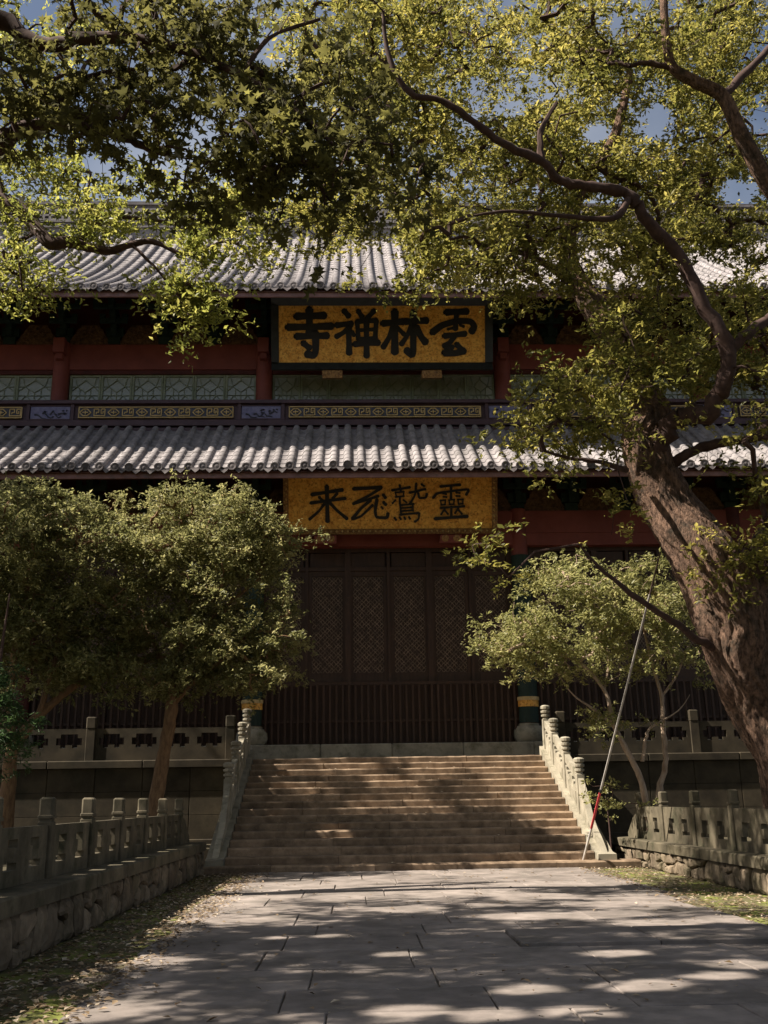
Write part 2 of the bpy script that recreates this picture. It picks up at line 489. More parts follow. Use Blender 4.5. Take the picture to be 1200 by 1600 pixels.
# ------------------------------------------------------------------ low rubble walls with stone balustrades
def rubble_wall(xf, sgn, y0, y1, h, label, post_ys, xp, scroll_y, bal_label, name_seed):
    """wall face at x = xf looking towards sgn*x; balustrade on its coping"""
    r = random.Random(name_seed)
    w = thing('rubble_wall', label, 'wall', (xf, (y0 + y1) / 2, 0))
    o = W(w)
    xb = xf - sgn * 0.55
    MB().box(min(xf - sgn * 0.035, xb), max(xf - sgn * 0.035, xb), y0, y1, -0.02, h - 0.16).build('wall_core', 'mortar', w, loc=o)
    # irregular stones on the face
    nrow = 2
    nc = int((y1 - y0) / 0.34)
    P = {}
    for j in range(nrow + 1):
        for i in range(nc + 1):
            yy = y0 + (y1 - y0) * i / nc + (r.uniform(-0.11, 0.11) if 0 < i < nc else 0)
            zz = (h - 0.17) * j / nrow + (r.uniform(-0.1, 0.1) if 0 < j < nrow else 0)
            P[i, j] = (yy, zz)
    for i in range(nc):
        tall = r.random() < 0.35
        for j in range(1 if tall else nrow):
            j2 = nrow if tall else j + 1
            q = [P[i, j], P[i + 1, j], P[i + 1, j2], P[i, j2]]
            cy, cz = sum(p[0] for p in q) / 4, sum(p[1] for p in q) / 4
            ring = []
            for k in range(4):
                a, c = q[k], q[(k + 1) % 4]
                for t in (0.12, 0.5, 0.88):
                    ring.append((a[0] + (c[0] - a[0]) * t + r.uniform(-.012, .012), a[1] + (c[1] - a[1]) * t + r.uniform(-.012, .012)))
            sh = lambda p, s: (cy + (p[0] - cy) * s, cz + (p[1] - cz) * s)
            d = r.uniform(0.0, 0.05)
            vs = [(xf - sgn * 0.05, *sh(p, 0.95)) for p in ring]
            vs += [(xf + sgn * (d - 0.005), *sh(p, 0.90)) for p in ring]
            vs += [(xf + sgn * (d + 0.03 + r.uniform(-.01, .01)), *sh(p, 0.62)) for p in ring]
            vs.append((xf + sgn * (d + 0.04), cy, cz))
            fs = []
            for b in (0, 12):
                for k in range(12):
                    kk = (k + 1) % 12
                    fs.append((b + k, b + kk, b + 12 + kk, b + 12 + k))
            fs += [(24 + k, 24 + (k + 1) % 12, 36) for k in range(12)]
            MB().add(vs, fs).build('stone', 'rubble', w, loc=o)
    # coping slabs
    yy = y0
    while yy < y1 - 0.05:
        ye = min(y1, yy + r.uniform(1.5, 2.3))
        if y1 - ye < 0.6:
            ye = y1
        xa, xc = sorted((xf + sgn * 0.10, xb))
        MB().bbox(xa, xc, yy + 0.006, ye - 0.006, h - 0.165, h + r.uniform(-.006, .006), 0.02).build('coping_stone', 'stone', w, loc=o)
        yy = ye
    # balustrade
    bl = thing('stone_balustrade', bal_label, 'balustrade', (xp, (y0 + y1) / 2, h))
    o = W(bl)
    for py in post_ys:
        p = MB()
        p.bbox(xp - 0.08, xp + 0.08, py - 0.08, py + 0.08, h - 0.01, 1.23, 0.012)
        p.bbox(xp - 0.066, xp + 0.066, py - 0.066, py + 0.066, 1.225, 1.265, 0.005)
        p.bbox(xp - 0.084, xp + 0.084, py - 0.084, py + 0.084, 1.26, 1.30, 0.012)
        p.bbox(xp - 0.076, xp + 0.076, py - 0.076, py + 0.076, 1.295, 1.485, 0.022)
        p.build('post', 'stone', bl, loc=o)
    for a, b in zip(post_ys[:-1], post_ys[1:]):
        L = abs(b - a) - 0.16
        s = min(a, b) + 0.08
        us = [0, 0.13 * L, 0.185 * L, 0.315 * L, 0.37 * L, 0.5 * L, 0.63 * L, 0.685 * L, 0.815 * L, 0.87 * L, L]
        vs = [0, 0.15, 0.22, 0.36, 0.44, 1.19 - h]

        def filled(i, j):
            if j in (1, 2, 3):
                if i in (2, 7):
                    return False
                if j == 2 and i in (99,):
                    return False
                if j in (1,) and i in (1, 3, 6, 8):
                    return False
                if j in (3,) and i in (3, 6):
                    return False
            return True
        MB().grid(us, vs, filled, 0.09, (xp - 0.045, s, h), (0, 1, 0), (0, 0, 1), (1, 0, 0)).build('panel', 'stone', bl, loc=o)
    # scrolled end panel
    e = post_ys[0] if post_ys[0] > post_ys[-1] else post_ys[-1]
    pts = [(e + 0.1, h), (scroll_y, h)]
    for k in range(10):
        t = k / 9
        pts.append((scroll_y - 0.10 * math.sin(t * 3.1) - t * (scroll_y - e - 0.1) * 0.8, h + 0.10 + 0.36 * math.sin(t * 1.57)))
    pts.append((e + 0.1, h + 0.50))
    MB().prism([(xp - 0.065, a, b) for a, b in pts], (0.13, 0, 0)).build('end_scroll', 'stone', bl, loc=o)


rubble_wall(-3.08, 1, 4.5, 21.2, 0.64, 'low rubble stone wall with mossy coping, standing in shade', 
            [6.3, 8.05, 9.8, 11.53, 13.3, 15.0, 16.7, 18.4, 20.1], -3.38, 21.1, 'shaded stone balustrade with square posts and pierced panels below the rounded trees', 21)
rubble_wall(5.9, -1, 9.0, 23.3, 0.54, 'low rubble stone wall dappled with sunlight near the camphor trunk',
            [11.0, 12.9, 14.75, 16.6, 18.5, 20.4, 22.15], 6.15, 23.0, 'sun-flecked stone balustrade with square posts beside the camphor trunk', 22)

# ------------------------------------------------------------------ terrace and stairs
TZ = 2.5
YS, TREAD, NST = 21.3, 0.382, 16
RIS = TZ / NST
YT = YS + TREAD * (NST - 1)
SX0, SX1 = -2.66, 5.0
ter = thing('stone_terrace', 'broad raised stone terrace under the temple hall', 'terrace', (AX, 36, 0))
o = W(ter)
MB().box(AX - 24, AX + 24, YT + 0.12, 46, -0.02, TZ - 0.19).build('terrace_wall', 'shaded_stone', ter, loc=o)
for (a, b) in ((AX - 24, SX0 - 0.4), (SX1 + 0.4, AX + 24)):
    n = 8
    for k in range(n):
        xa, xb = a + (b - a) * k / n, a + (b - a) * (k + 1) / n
        MB().bbox(xa + 0.005, xb - 0.005, YT - 0.02, YT + 1.4, TZ - 0.19, TZ, 0.02).build('cornice_stone', 'shaded_stone', ter, loc=o)
        MB().bbox(xa + 0.005, xb - 0.005, YT + 0.04, YT + 0.4, -0.02, 0.5, 0.02).build('base_stone', 'shaded_stone', ter, loc=o)
        # coursed blocks of the retaining wall
        for j in range(3):
            za, zb = 0.5 + j * 0.603, 0.5 + (j + 1) * 0.603
            sft = (j % 2) * 0.5 * (xb - xa)
            for h2 in range(2):
                u0_ = xa + sft + h2 * (xb - xa) / 2
                u1_ = min(u0_ + (xb - xa) / 2, b)
                if u1_ - u0_ > 0.2:
                    MB().bbox(u0_ + 0.006, u1_ - 0.006, YT + 0.085, YT + 0.3, za + 0.004, zb - 0.004, 0.012).build('wall_block', 'shaded_stone', ter, loc=o)
MB().box(AX - 24, AX + 24, YT + 0.13, 46, TZ - 0.189, TZ - 0.03).build('terrace_floor', 'stone', ter, loc=o)
MB().box(SX0 - 0.4, SX1 + 0.4, YT + 0.4, YT + 1.4, TZ - 0.15, TZ).build('landing', 'step', ter, loc=o)
# hall plinth
for k in range(20):
    xa = AX - 20 + 2 * k
    MB().bbox(xa + 0.004, xa + 1.996, 28.45, 30.2, TZ - 0.03, 2.92, 0.02).build('plinth_stone', 'pale_stone', ter, loc=o)

st = thing('stone_staircase', 'wide stone staircase climbing to the temple gate', 'staircase', (1.17, YS, 0))
o = W(st)
r = random.Random(3)
for k in range(NST):
    ya = YS + TREAD * k
    z1 = RIS * (k + 1)
    x0, x1 = (SX0, SX1)
    if k == 0:
        x0, x1 = SX0 - 0.62, SX1 + 0.86
    nb = 4 if k else 5
    cuts = [x0] + sorted(x0 + (x1 - x0) * (i + r.uniform(-0.25, 0.25)) / nb for i in range(1, nb)) + [x1]
    for a, b in zip(cuts[:-1], cuts[1:]):
        dz = r.uniform(-0.006, 0.004)
        dy = r.uniform(-0.008, 0.008)
        n = 8
        top = []
        # worn nosing along the front edge
        vs, fs = [], []
        for i in range(n + 1):
            xx = a + 0.004 + (b - a - 0.008) * i / n
            wz = r.uniform(-0.010, 0.002) + dz
            wy = r.uniform(-0.004, 0.006) + dy
            vs += [(xx, ya + wy, z1 - RIS - 0.02), (xx, ya + wy - 0.004, z1 - 0.03 + wz), (xx, ya + wy + 0.022, z1 + wz), (xx, ya + TREAD + 0.06, z1 + dz), (xx, ya + TREAD + 0.06, z1 - RIS - 0.02)]
        for i in range(n):
            for q in range(5):
                fs.append((i * 5 + q, (i + 1) * 5 + q, (i + 1) * 5 + (q + 1) % 5, i * 5 + (q + 1) % 5))
        fs.append((4, 3, 2, 1, 0))
        fs.append(tuple(n * 5 + q for q in range(5)))
        MB().add(vs, fs).build('step_stone', 'step', st, loc=o)
# solid body below the treads
MB().prism([(SX0 + 0.01, YS + 0.3, -0.02), (SX0 + 0.01, YT + 0.1, -0.02), (SX0 + 0.01, YT + 0.1, TZ - 0.25), (SX0 + 0.01, YS + 0.5, 0.0)], (SX1 - SX0 - 0.02, 0, 0)).build('stair_body', 'stone', st, loc=o)

SL = RIS / TREAD


def zs(yy):
    return SL * (yy - YS) + RIS


def stair_rail(xc, label):
    rl = thing('stair_balustrade', label, 'balustrade', (xc, YS + 0.5, 0))
    o = W(rl)
    ya, yb = YS + 0.42, YT + 0.35
    # sloping curb
    pts = [(ya - 0.32, 0.15), (ya - 0.32, 0.27), (ya, 0.30), (yb, zs(yb) + 0.10), (yb, TZ - 0.3), (yb, 0), (ya, 0)]
    MB().prism([(xc - 0.19, p, q) for p, q in pts], (0.38, 0, 0)).build('curb_stone', 'pale_stone', rl, loc=o)
    posts = [YT + 0.15, YT - 1.0, YT - 2.25]
    posts = [27.25, 26.2, 24.85, 23.5]
    for k, py in enumerate(posts):
        zb = zs(py) + 0.0
        ht = 1.22
        p = MB().bbox(xc - 0.095, xc + 0.095, py - 0.095, py + 0.095, zb - 0.1, zb + 0.86, 0.012)
        p.lathe([(0.075, zb + 0.85), (0.075, zb + 0.90), (0.115, zb + 0.92), (0.115, zb + 0.965), (0.08, zb + 0.98), (0.08, zb + 1.0), (0.12, zb + 1.02), (0.125, zb + 1.07), (0.085, zb + 1.085),
                 (0.085, zb + 1.105), (0.125, zb + 1.125), (0.13, zb + 1.19), (0.09, zb + 1.22), (0.02, zb + 1.23)], xc, py, 12)
        p.build('post', 'pale_stone', rl, loc=o)
    for b, a in zip(posts[:-1], posts[1:]):
        L = (b - a) - 0.19
        s = a + 0.095
        us = [0, .10 * L, .2 * L, .3 * L, .42 * L, .58 * L, .7 * L, .8 * L, .9 * L, L]
        vs = [0.0, 0.44, 0.50, 0.57, 0.64, 0.82]
        hole = {(1, 2), (1, 3), (2, 1), (2, 2), (2, 3), (3, 2), (5, 2), (6, 1), (6, 2), (6, 3), (7, 2), (7, 3), (0, 3), (8, 3), (4, 3), (3, 3), (5, 3)}
        MB().grid(us, vs, lambda i, j: (i, j) not in hole, 0.12, (xc - 0.06, s, zs(s) + 0.02), (0, 1, SL), (0, 0, 1), (1, 0, 0)).build('panel', 'pale_stone', rl, loc=o)
        # raised field on the lower half of the panel, both faces
        for sx in (-1, 1):
            x0 = xc + sx * 0.06
            MB().grid([0.12 * L, 0.88 * L], [0.1, 0.36], lambda i, j: True, 0.015 * sx, (x0 + 0.0005 * sx, s, zs(s) + 0.02), (0, 1, SL), (0, 0, 1), (1, 0, 0)).build('raised_field', 'pale_stone', rl, loc=o)
    # end scroll running down to the foot
    e = posts[-1] - 0.095
    pts = [(e, zs(e) - 0.05), (e, zs(e) + 0.80)]
    for k in range(1, 13):
        t = k / 12
        yy = e - t * (e - YS - 0.35)
        pts.append((yy, zs(yy) * (1 - t) + 0.30 * t + 0.74 * (1 - t) ** 0.8 + 0.10 * math.sin(t * 9.0) * (1 - t)))
    pts.append((YS + 0.3, 0.26))
    MB().prism([(xc - 0.065, p, q) for p, q in pts], (0.13, 0, 0)).build('end_scroll', 'pale_stone', rl, loc=o)


stair_rail(SX0 - 0.2, 'shaded stone stair balustrade beside the rounded trees')
stair_rail(SX1 + 0.2, 'sunlit pale stone stair balustrade beside the leaning pole')


def terrace_rail(xs, label):
    bl = thing('terrace_balustrade', label, 'balustrade', (xs[0], YT + 0.3, TZ))
    o = W(bl)
    yp = YT + 0.3
    for x in xs:
        MB().bbox(x - 0.12, x + 0.12, yp - 0.12, yp + 0.12, TZ - 0.005, TZ + 0.85, 0.012).bbox(x - 0.13, x + 0.13, yp - 0.13, yp + 0.13, TZ + 0.86, TZ + 1.15, 0.03).build('post', 'shaded_stone', bl, loc=o)
    for a, b in zip(xs[:-1], xs[1:]):
        a, b = min(a, b), max(a, b)
        L = b - a - 0.24
        n = 4
        us = [0]
        for k in range(n):
            c0 = L * k / n
            for t in (0.12, 0.25, 0.4, 0.6, 0.75, 0.88, 1.0):
                us.append(c0 + t * L / n)
        vs = [0, 0.34, 0.42, 0.50, 0.60, 0.70, 0.84]

        def fl(i, j):
            q = i % 7
            if j in (2, 3) and q in (1, 2, 3, 4, 5):
                return False
            if j == 4 and q in (2, 3, 4):
                return False
            if j == 1 and q in (2, 4):
                return False
            return True
        MB().grid(us, vs, fl, 0.14, (a + 0.12, yp - 0.07, TZ), (1, 0, 0)).build('panel', 'shaded_stone', bl, loc=o)


terrace_rail([-3.3, -7.0, -10.8, -14.6], 'dark terrace balustrade with cut-out panels behind the rounded trees')
terrace_rail([5.6, 9.25, 12.9, 16.6], 'terrace balustrade with cut-out panels behind the small pale-stemmed tree')

# ------------------------------------------------------------------ the temple hall
hall = thing('temple_hall', 'double-eaved red temple hall with curved grey tile roofs', 'temple', (AX, 30, TZ))
H = W(hall)
HW = 17.4
PT = 0.405
NR = int(2 * HW / PT)
YL, YU = 29.0, 30.6        # column lines of the lower and the upper storey
COLX = [AX - 16, AX - 10.65, AX - 3.97, AX + 3.97, AX + 10.65, AX + 16]


def roof(name, y0, z0, y1, s0, s1, label):
    """front slope of a concave tiled roof from the eave (y0, z0) up to y1 with slope s0 at the eave and s1 at the top"""
    T = y1 - y0
    zf = lambda t: z0 + s0 * t + (s1 - s0) * t * t / (2 * T)
    n = max(6, int(T / 0.33))
    ts = [T * i / n for i in range(n + 1)]
    deck = MB()
    vs, fs = [], []
    for t in ts:
        vs += [(AX - HW, y0 + t, zf(t) - 0.16), (AX + HW, y0 + t, zf(t) - 0.16)]
    for t in ts:
        vs += [(AX - HW, y0 + t, zf(t) - 0.22), (AX + HW, y0 + t, zf(t) - 0.22)]
    m = len(ts)
    for i in range(m - 1):
        fs.append((2 * i, 2 * i + 1, 2 * i + 3, 2 * i + 2))
        fs.append((2 * m + 2 * i, 2 * m + 2 * i + 2, 2 * m + 2 * i + 3, 2 * m + 2 * i + 1))
    deck.add(vs, fs)
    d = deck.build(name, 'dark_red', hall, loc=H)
    # cover tile row: overlapping half-barrels
    cv, cf = [], []
    for i in range(n):
        for e in (0, 1):
            t = ts[i + e]
            rad = 0.118 if e == 0 else 0.104
            for k in range(7):
                a = math.pi * k / 6
                cv.append((rad * math.cos(a), t, zf(t) - z0 - 0.045 + rad * 1.05 * math.sin(a) + 0.0))
        b = i * 14
        for k in range(6):
            cf.append((b + k, b + k + 7, b + k + 8, b + k + 1))
        cf.append(tuple(b + k for k in range(7)))
    cover = MB().add(cv, cf).mesh('cover_tile_row', 'tile', True)
    # pan tile row: overlapping shallow channels
    pv, pf = [], []
    for i in range(n):
        for e in (0, 1):
            t = ts[i + e]
            up = 0.022 if e == 0 else 0.0
            for k in range(6):
                u = -1 + 2 * k / 5
                pv.append((u * 0.125, t, zf(t) - z0 - 0.085 + up + 0.05 * u * u))
        b = i * 12
        for k in range(5):
            pf.append((b + k, b + k + 1, b + k + 7, b + k + 6))
        lip = len(pv)
        for k in range(6):
            x, yy, zz = pv[b + k]
            pv.append((x, yy, zz - 0.03))
        # keep indices regular: lip faces use the appended points
        pf.append((b, b + 5, lip + 5, lip))
        # re-pack: following tiles start after the lip points
        if i < n - 1:
            pass
    # rebuild with explicit offsets (each tile = 12 + 6 points)
    pv, pf = [], []
    for i in range(n):
        b = len(pv)
        for e in (0, 1):
            t = ts[i + e]
            up = 0.022 if e == 0 else 0.0
            for k in range(6):
                u = -1 + 2 * k / 5
                pv.append((u * 0.125, t, zf(t) - z0 - 0.085 + up + 0.05 * u * u))
        for k in range(6):
            x, yy, zz = pv[b + k]
            pv.append((x, yy, zz - 0.028))
        for k in range(5):
            pf.append((b + k, b + k + 1, b + k + 7, b + k + 6))
            pf.append((b + k, b + k + 12, b + k + 13, b + k + 1))
    pan = MB().add(pv, pf).mesh('pan_tile_row', 'tile', True)
    # round eave end
    em = MB()
    nn = 12
    ring = lambda rad, yy: [(rad * math.cos(2 * math.pi * k / nn), yy, rad * math.sin(2 * math.pi * k / nn)) for k in range(nn)]
    vs = ring(0.125, 0.02) + ring(0.125, -0.03) + ring(0.095, -0.03) + ring(0.085, -0.018) + [(0, -0.03, 0)]
    fs = []
    for q in range(3):
        for k in range(nn):
            j = (k + 1) % nn
            fs.append((q * nn + k, q * nn + j, (q + 1) * nn + j, (q + 1) * nn + k))
    fs += [(3 * nn + k, 3 * nn + (k + 1) % nn, 4 * nn) for k in range(nn)]
    end = em.add(vs, fs).mesh('eave_disc', 'tile_end')
    # drip tile: hanging pointed tongue
    prof = [(-0.14, 0.01), (-0.10, -0.04), (0.0, -0.075), (0.10, -0.04), (0.14, 0.01), (0.13, -0.07), (0.07, -0.14), (0.0, -0.20), (-0.07, -0.14), (-0.13, -0.07)]
    drip = MB().prism([(a, -0.03 - 0.1 * (b < -0.08) * 0.3, b) for a, b in prof], (0, 0.03, 0)).mesh('drip_tile', 'tile_end')
    raf = MB().box(-0.06, 0.06, 0.16, 2.4, -0.36, -0.24)
    rv = []
    for (x, yy, zz) in raf.v:
        rv.append((x, yy, zz + zf(yy) - z0))
    raf.v = rv
    rafm = raf.mesh('rafter', 'dark_red')
    rj = random.Random(name)
    for k in range(NR + 1):
        x = AX - HW + PT * k
        j = rj.uniform(-0.014, 0.014)
        sag = 0.018 * math.sin(x * 0.55 + y0) + 0.012 * math.sin(x * 1.7 + 2 * y0)
        dy = rj.uniform(-0.03, 0.03) if rj.random() < 0.85 else rj.uniform(-0.09, 0.03)
        link('cover_tile_row', cover, d, (x + j, y0 + dy, z0 + sag + rj.uniform(-.008, .008)), (0, 0, rj.uniform(-.002, .002)))
        link('eave_disc', end, d, (x + j, y0 + dy - 0.005, z0 + sag - 0.03), (rj.uniform(-.08, .08), 0, rj.uniform(-.1, .1)))
        link('rafter', rafm, d, (x, y0, z0))
        if k < NR:
            link('pan_tile_row', pan, d, (x + PT / 2, y0, z0 + sag + rj.uniform(-.008, .008)))
            link('drip_tile', drip, d, (x + PT / 2 + j, y0, z0 + sag - 0.035 + rj.uniform(-.012, .012)), (0, rj.uniform(-.06, .06), 0))
    MB().box(AX - HW, AX + HW, y0 + 0.05, y0 + 0.11, z0 - 0.36, z0 - 0.165).build('eave_board', 'fascia', d)
    MB().box(AX - HW, AX + HW, y0 + 0.075, y0 + 0.16, z0 - 0.17, z0 - 0.105).build('tile_batten', 'dark_red', d)
    return d, zf


low, zfl = roof('lower_roof', 26.4, 10.46, 29.62, 0.64, 0.84, '')
upp, zfu = roof('upper_roof', 27.3, 16.575, 36.5, 0.60, 1.006, '')
ZR = zfu(9.2)
# back slope and gable ends close the upper roof
MB().prism([(AX - HW, 36.5, ZR - 0.12), (AX - HW, 45.0, 16.9), (AX - HW, 45.0, 16.6), (AX - HW, 36.5, ZR - 0.4)], (2 * HW, 0, 0)).build('back_slope', 'tile', upp)
for s in (-1, 1):
    x = AX + s * (HW - 0.3)
    MB().prism([(x, 29.2, 17.0), (x, 36.5, ZR - 0.2), (x, 43.8, 17.0)], (-0.1 * s, 0, 0)).build('gable', 'red', hall, loc=H)
# ridge of stacked bands with an openwork course
rb = MB()
rb.box(AX - HW, AX + HW, 36.28, 36.72, ZR - 0.3, ZR + 0.22)
rdg = rb.build('ridge', 'tile', upp)
for (z0_, z1_, d_) in ((0.22, 0.30, 0.30), (0.34, 0.42, 0.26), (0.46, 0.54, 0.30), (1.04, 1.12, 0.28), (1.12, 1.30, 0.20), (1.30, 1.40, 0.28), (1.40, 1.52, 0.17)):
    MB().box(AX - HW, AX + HW, 36.5 - d_, 36.5 + d_, ZR + z0_, ZR + z1_).build('ridge_band', 'tile_end' if d_ < 0.27 else 'tile', upp)
MB().box(AX - HW, AX + HW, 36.46, 36.54, ZR + 0.3, ZR + 1.1).build('ridge_core', 'tile_end', upp)
us, k = [0], 0
while us[-1] < 2 * HW - 0.01:
    us.append(us[-1] + (0.1 if k % 2 == 0 else 0.16))
    k += 1
ow = MB().grid(us, [0.54, 0.62, 0.75, 0.83, 0.96, 1.04], lambda i, j: not (i % 2 == 1 and j in (1, 3)) and not (i % 4 == 2 and j == 2), 0.08, (AX - HW, 36.22, ZR), (1, 0, 0)).build('ridge_openwork', 'tile', upp)
ow['kind'] = 'stuff'

# --- walls and upper storey
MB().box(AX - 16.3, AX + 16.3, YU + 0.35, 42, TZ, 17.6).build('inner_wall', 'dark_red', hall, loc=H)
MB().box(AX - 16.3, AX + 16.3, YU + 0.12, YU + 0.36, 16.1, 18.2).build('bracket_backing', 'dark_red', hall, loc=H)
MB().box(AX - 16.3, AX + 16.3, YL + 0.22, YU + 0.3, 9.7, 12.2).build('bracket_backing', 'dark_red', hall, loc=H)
MB().box(AX - 16.5, AX + 16.5, 29.55, YU + 0.35, 12.55, 12.80).build('roof_abutment', 'rail_wood', hall, loc=H)

for x in COLX:
    MB().lathe([(0.27, 12.8), (0.27, 16.12)], x, YU - 0.12, 16).build('column', 'red', hall, True, H)
    c = MB().bbox(x - 0.19, x + 0.19, YU - 0.66, YU - 0.3, 15.62, 16.14, 0.02)
    c.bbox(x - 0.12, x + 0.12, YU - 0.56, YU - 0.36, 15.42, 15.62, 0.02)
    c.build('corbel', 'red', hall, loc=H)
for a, b in zip(COLX[:-1], COLX[1:]):
    MB().box(a + 0.2, b - 0.2, YU - 0.17, YU + 0.14, 15.2, 16.1).build('beam', 'red', hall, loc=H)
    MB().box(a + 0.2, b - 0.2, YU - 0.12, YU + 0.2, 15.06, 15.197).build('window_head', 'dark_red', hall, loc=H)

# bracket sets (stepped arms and blocks) and carved boards between them
bk = MB()
for t in range(3):
    zz = 0.24 + 0.32 * t
    wd = 0.24 + 0.15 * t
    bk.box(-0.07, 0.07, -0.30 - 0.30 * t, 0.16, zz, zz + 0.17)
    bk.box(-wd, wd, -0.10 - 0.30 * t, 0.03 - 0.30 * t, zz + 0.02, zz + 0.15)
    for s in (-1, 0, 1):
        bk.box(s * (wd - 0.07) - 0.075, s * (wd - 0.07) + 0.075, -0.115 - 0.30 * t, 0.045 - 0.30 * t, zz + 0.155, zz + 0.28)
    bk.box(-0.085, 0.085, -0.33 - 0.30 * t, -0.20 - 0.30 * t, zz + 0.174, zz + 0.30)
bk.box(-0.17, 0.17, -0.15, 0.15, 0.0, 0.22)
bkm = bk.mesh('bracket_set', 'bracket')
# carved cloud-shaped board with raised scrolls
prof = [(-0.72, 0.0), (0.72, 0.0), (0.70, 0.14), (0.60, 0.22), (0.55, 0.36), (0.46, 0.44), (0.42, 0.58), (0.32, 0.66), (0.30, 0.74), (-0.30, 0.74), (-0.32, 0.66), (-0.42, 0.58), (-0.46, 0.44), (-0.55, 0.36), (-0.60, 0.22), (-0.70, 0.14)]
cb = MB().prism([(a, 0, b) for a, b in prof], (0, 0.06, 0)).mesh('carved_board', 'carved')
sr = MB()
rs = random.Random(8)
for (cx, cz, rad, tn) in ((-0.36, 0.2, 0.13, 1), (0.36, 0.2, 0.13, -1), (0, 0.3, 0.17, 1), (-0.22, 0.48, 0.1, -1), (0.22, 0.48, 0.1, 1), (-0.56, 0.1, 0.07, 1), (0.56, 0.1, 0.07, -1), (0, 0.6, 0.08, 1)):
    pts = []
    for k in range(12):
        a = tn * k * 0.75
        rr_ = rad * (1 - k / 14)
        pts.append((cx + rr_ * math.cos(a), -0.012, cz + rr_ * math.sin(a)))
    sr.tube(pts, [0.022] * 12, 5)
srm = sr.mesh('carved_scroll', 'carved')


def brackets(cols, yb, zb, zc, sc_=1.0):
    for a, b, n in zip(cols[:-1], cols[1:], (3, 4, 5, 4, 3)):
        for k in range(n):
            x = a + (b - a) * k / n
            q = link('bracket_set', bkm, hall, W(hall, x, yb, zb))
            q.scale = (1.15, 1, 1.15)
            xm = a + (b - a) * (k + 0.5) / n
            q = link('carved_board', cb, hall, W(hall, xm, yb - 0.06, zc))
            q.scale = (sc_, 1, 1)
            s = link('carved_scroll', srm, q)
            s['kind'] = 'stuff'
    link('bracket_set', bkm, hall, W(hall, cols[-1], yb, zb)).scale = (1.15, 1, 1.15)


brackets(COLX, YU - 0.06, 16.12, 16.1)
LCX = [AX - 16, AX - 10.55, AX - 3.97, AX + 3.97, AX + 10.55, AX + 16]
brackets(LCX, YL + 0.0, 9.78, 9.8, 0.95)

# upper windows
wi = 0
for a, b, n in zip(COLX[:-1], COLX[1:], (4, 6, 8, 6, 4)):
    x0, x1 = a + 0.27, b - 0.27
    w = (x1 - x0) / n
    fr = MB().grid([0, 0.07, w - 0.07, w - 0.012], [0, 0.07, 1.20, 1.27], lambda i, j: not (i == 1 and j == 1), 0.10, (0, 0, 0)).mesh('window_frame', 'green')
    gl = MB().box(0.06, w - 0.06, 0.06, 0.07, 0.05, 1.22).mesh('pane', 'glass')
    lt = MB()
    iw = w - 0.14
    q = lambda ax, az, bx, bz: lt.tube([(0.07 + ax * iw, 0.035, 0.07 + az * 1.13), (0.07 + bx * iw, 0.035, 0.07 + bz * 1.13)], [0.014, 0.014], 4)
    for ax, az, bx, bz in ((0, .42, 1, .42), (.5, 0, .5, .42), (0, .16, .25, .42), (1, .16, .75, .42), (.25, .42, .5, .16), (.75, .42, .5, .16), (.25, 0, .12, .16), (.75, 0, .88, .16),
                           (.5, .42, .5, .52), (0, .7, .2, .7), (.8, .7, 1, .7), (.2, .7, .5, .52), (.8, .7, .5, .52), (.2, .7, .5, .9), (.8, .7, .5, .9), (.5, .9, .5, 1), (.2, .7, .1, 1), (.8, .7, .9, 1), (0, .56, .2, .7), (1, .56, .8, .7), (.3, .42, .3, .62), (.7, .42, .7, .62)):
        q(ax, az, bx, bz)
    ltm = lt.mesh('lattice', 'green')
    for k in range(n):
        wn_ = link('window', fr, hall, W(hall, x0 + k * w + 0.006, YU - 0.03, 13.80))
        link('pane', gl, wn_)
        link('lattice', ltm, wn_)
    MB().box(x0, x1, YU - 0.05, YU + 0.2, 12.86, 13.79).build('window_dado', 'green', hall, loc=H)

# gallery railing with gilt fret and blue carved panels
YR = 29.72
MB().bbox(AX - 16.4, AX + 16.4, YR - 0.12, YR + 0.12, 13.66, 13.78, 0.02).build('gallery_rail', 'rail_wood', hall, loc=H)
MB().bbox(AX - 16.4, AX + 16.4, YR - 0.11, YR + 0.11, 12.90, 13.10, 0.02).build('gallery_rail', 'rail_wood', hall, loc=H)
MB().box(AX - 16.4, AX + 16.4, YR + 0.03, YR + 0.06, 13.1, 13.66).build('gallery_backing', 'rail_wood', hall, loc=H)


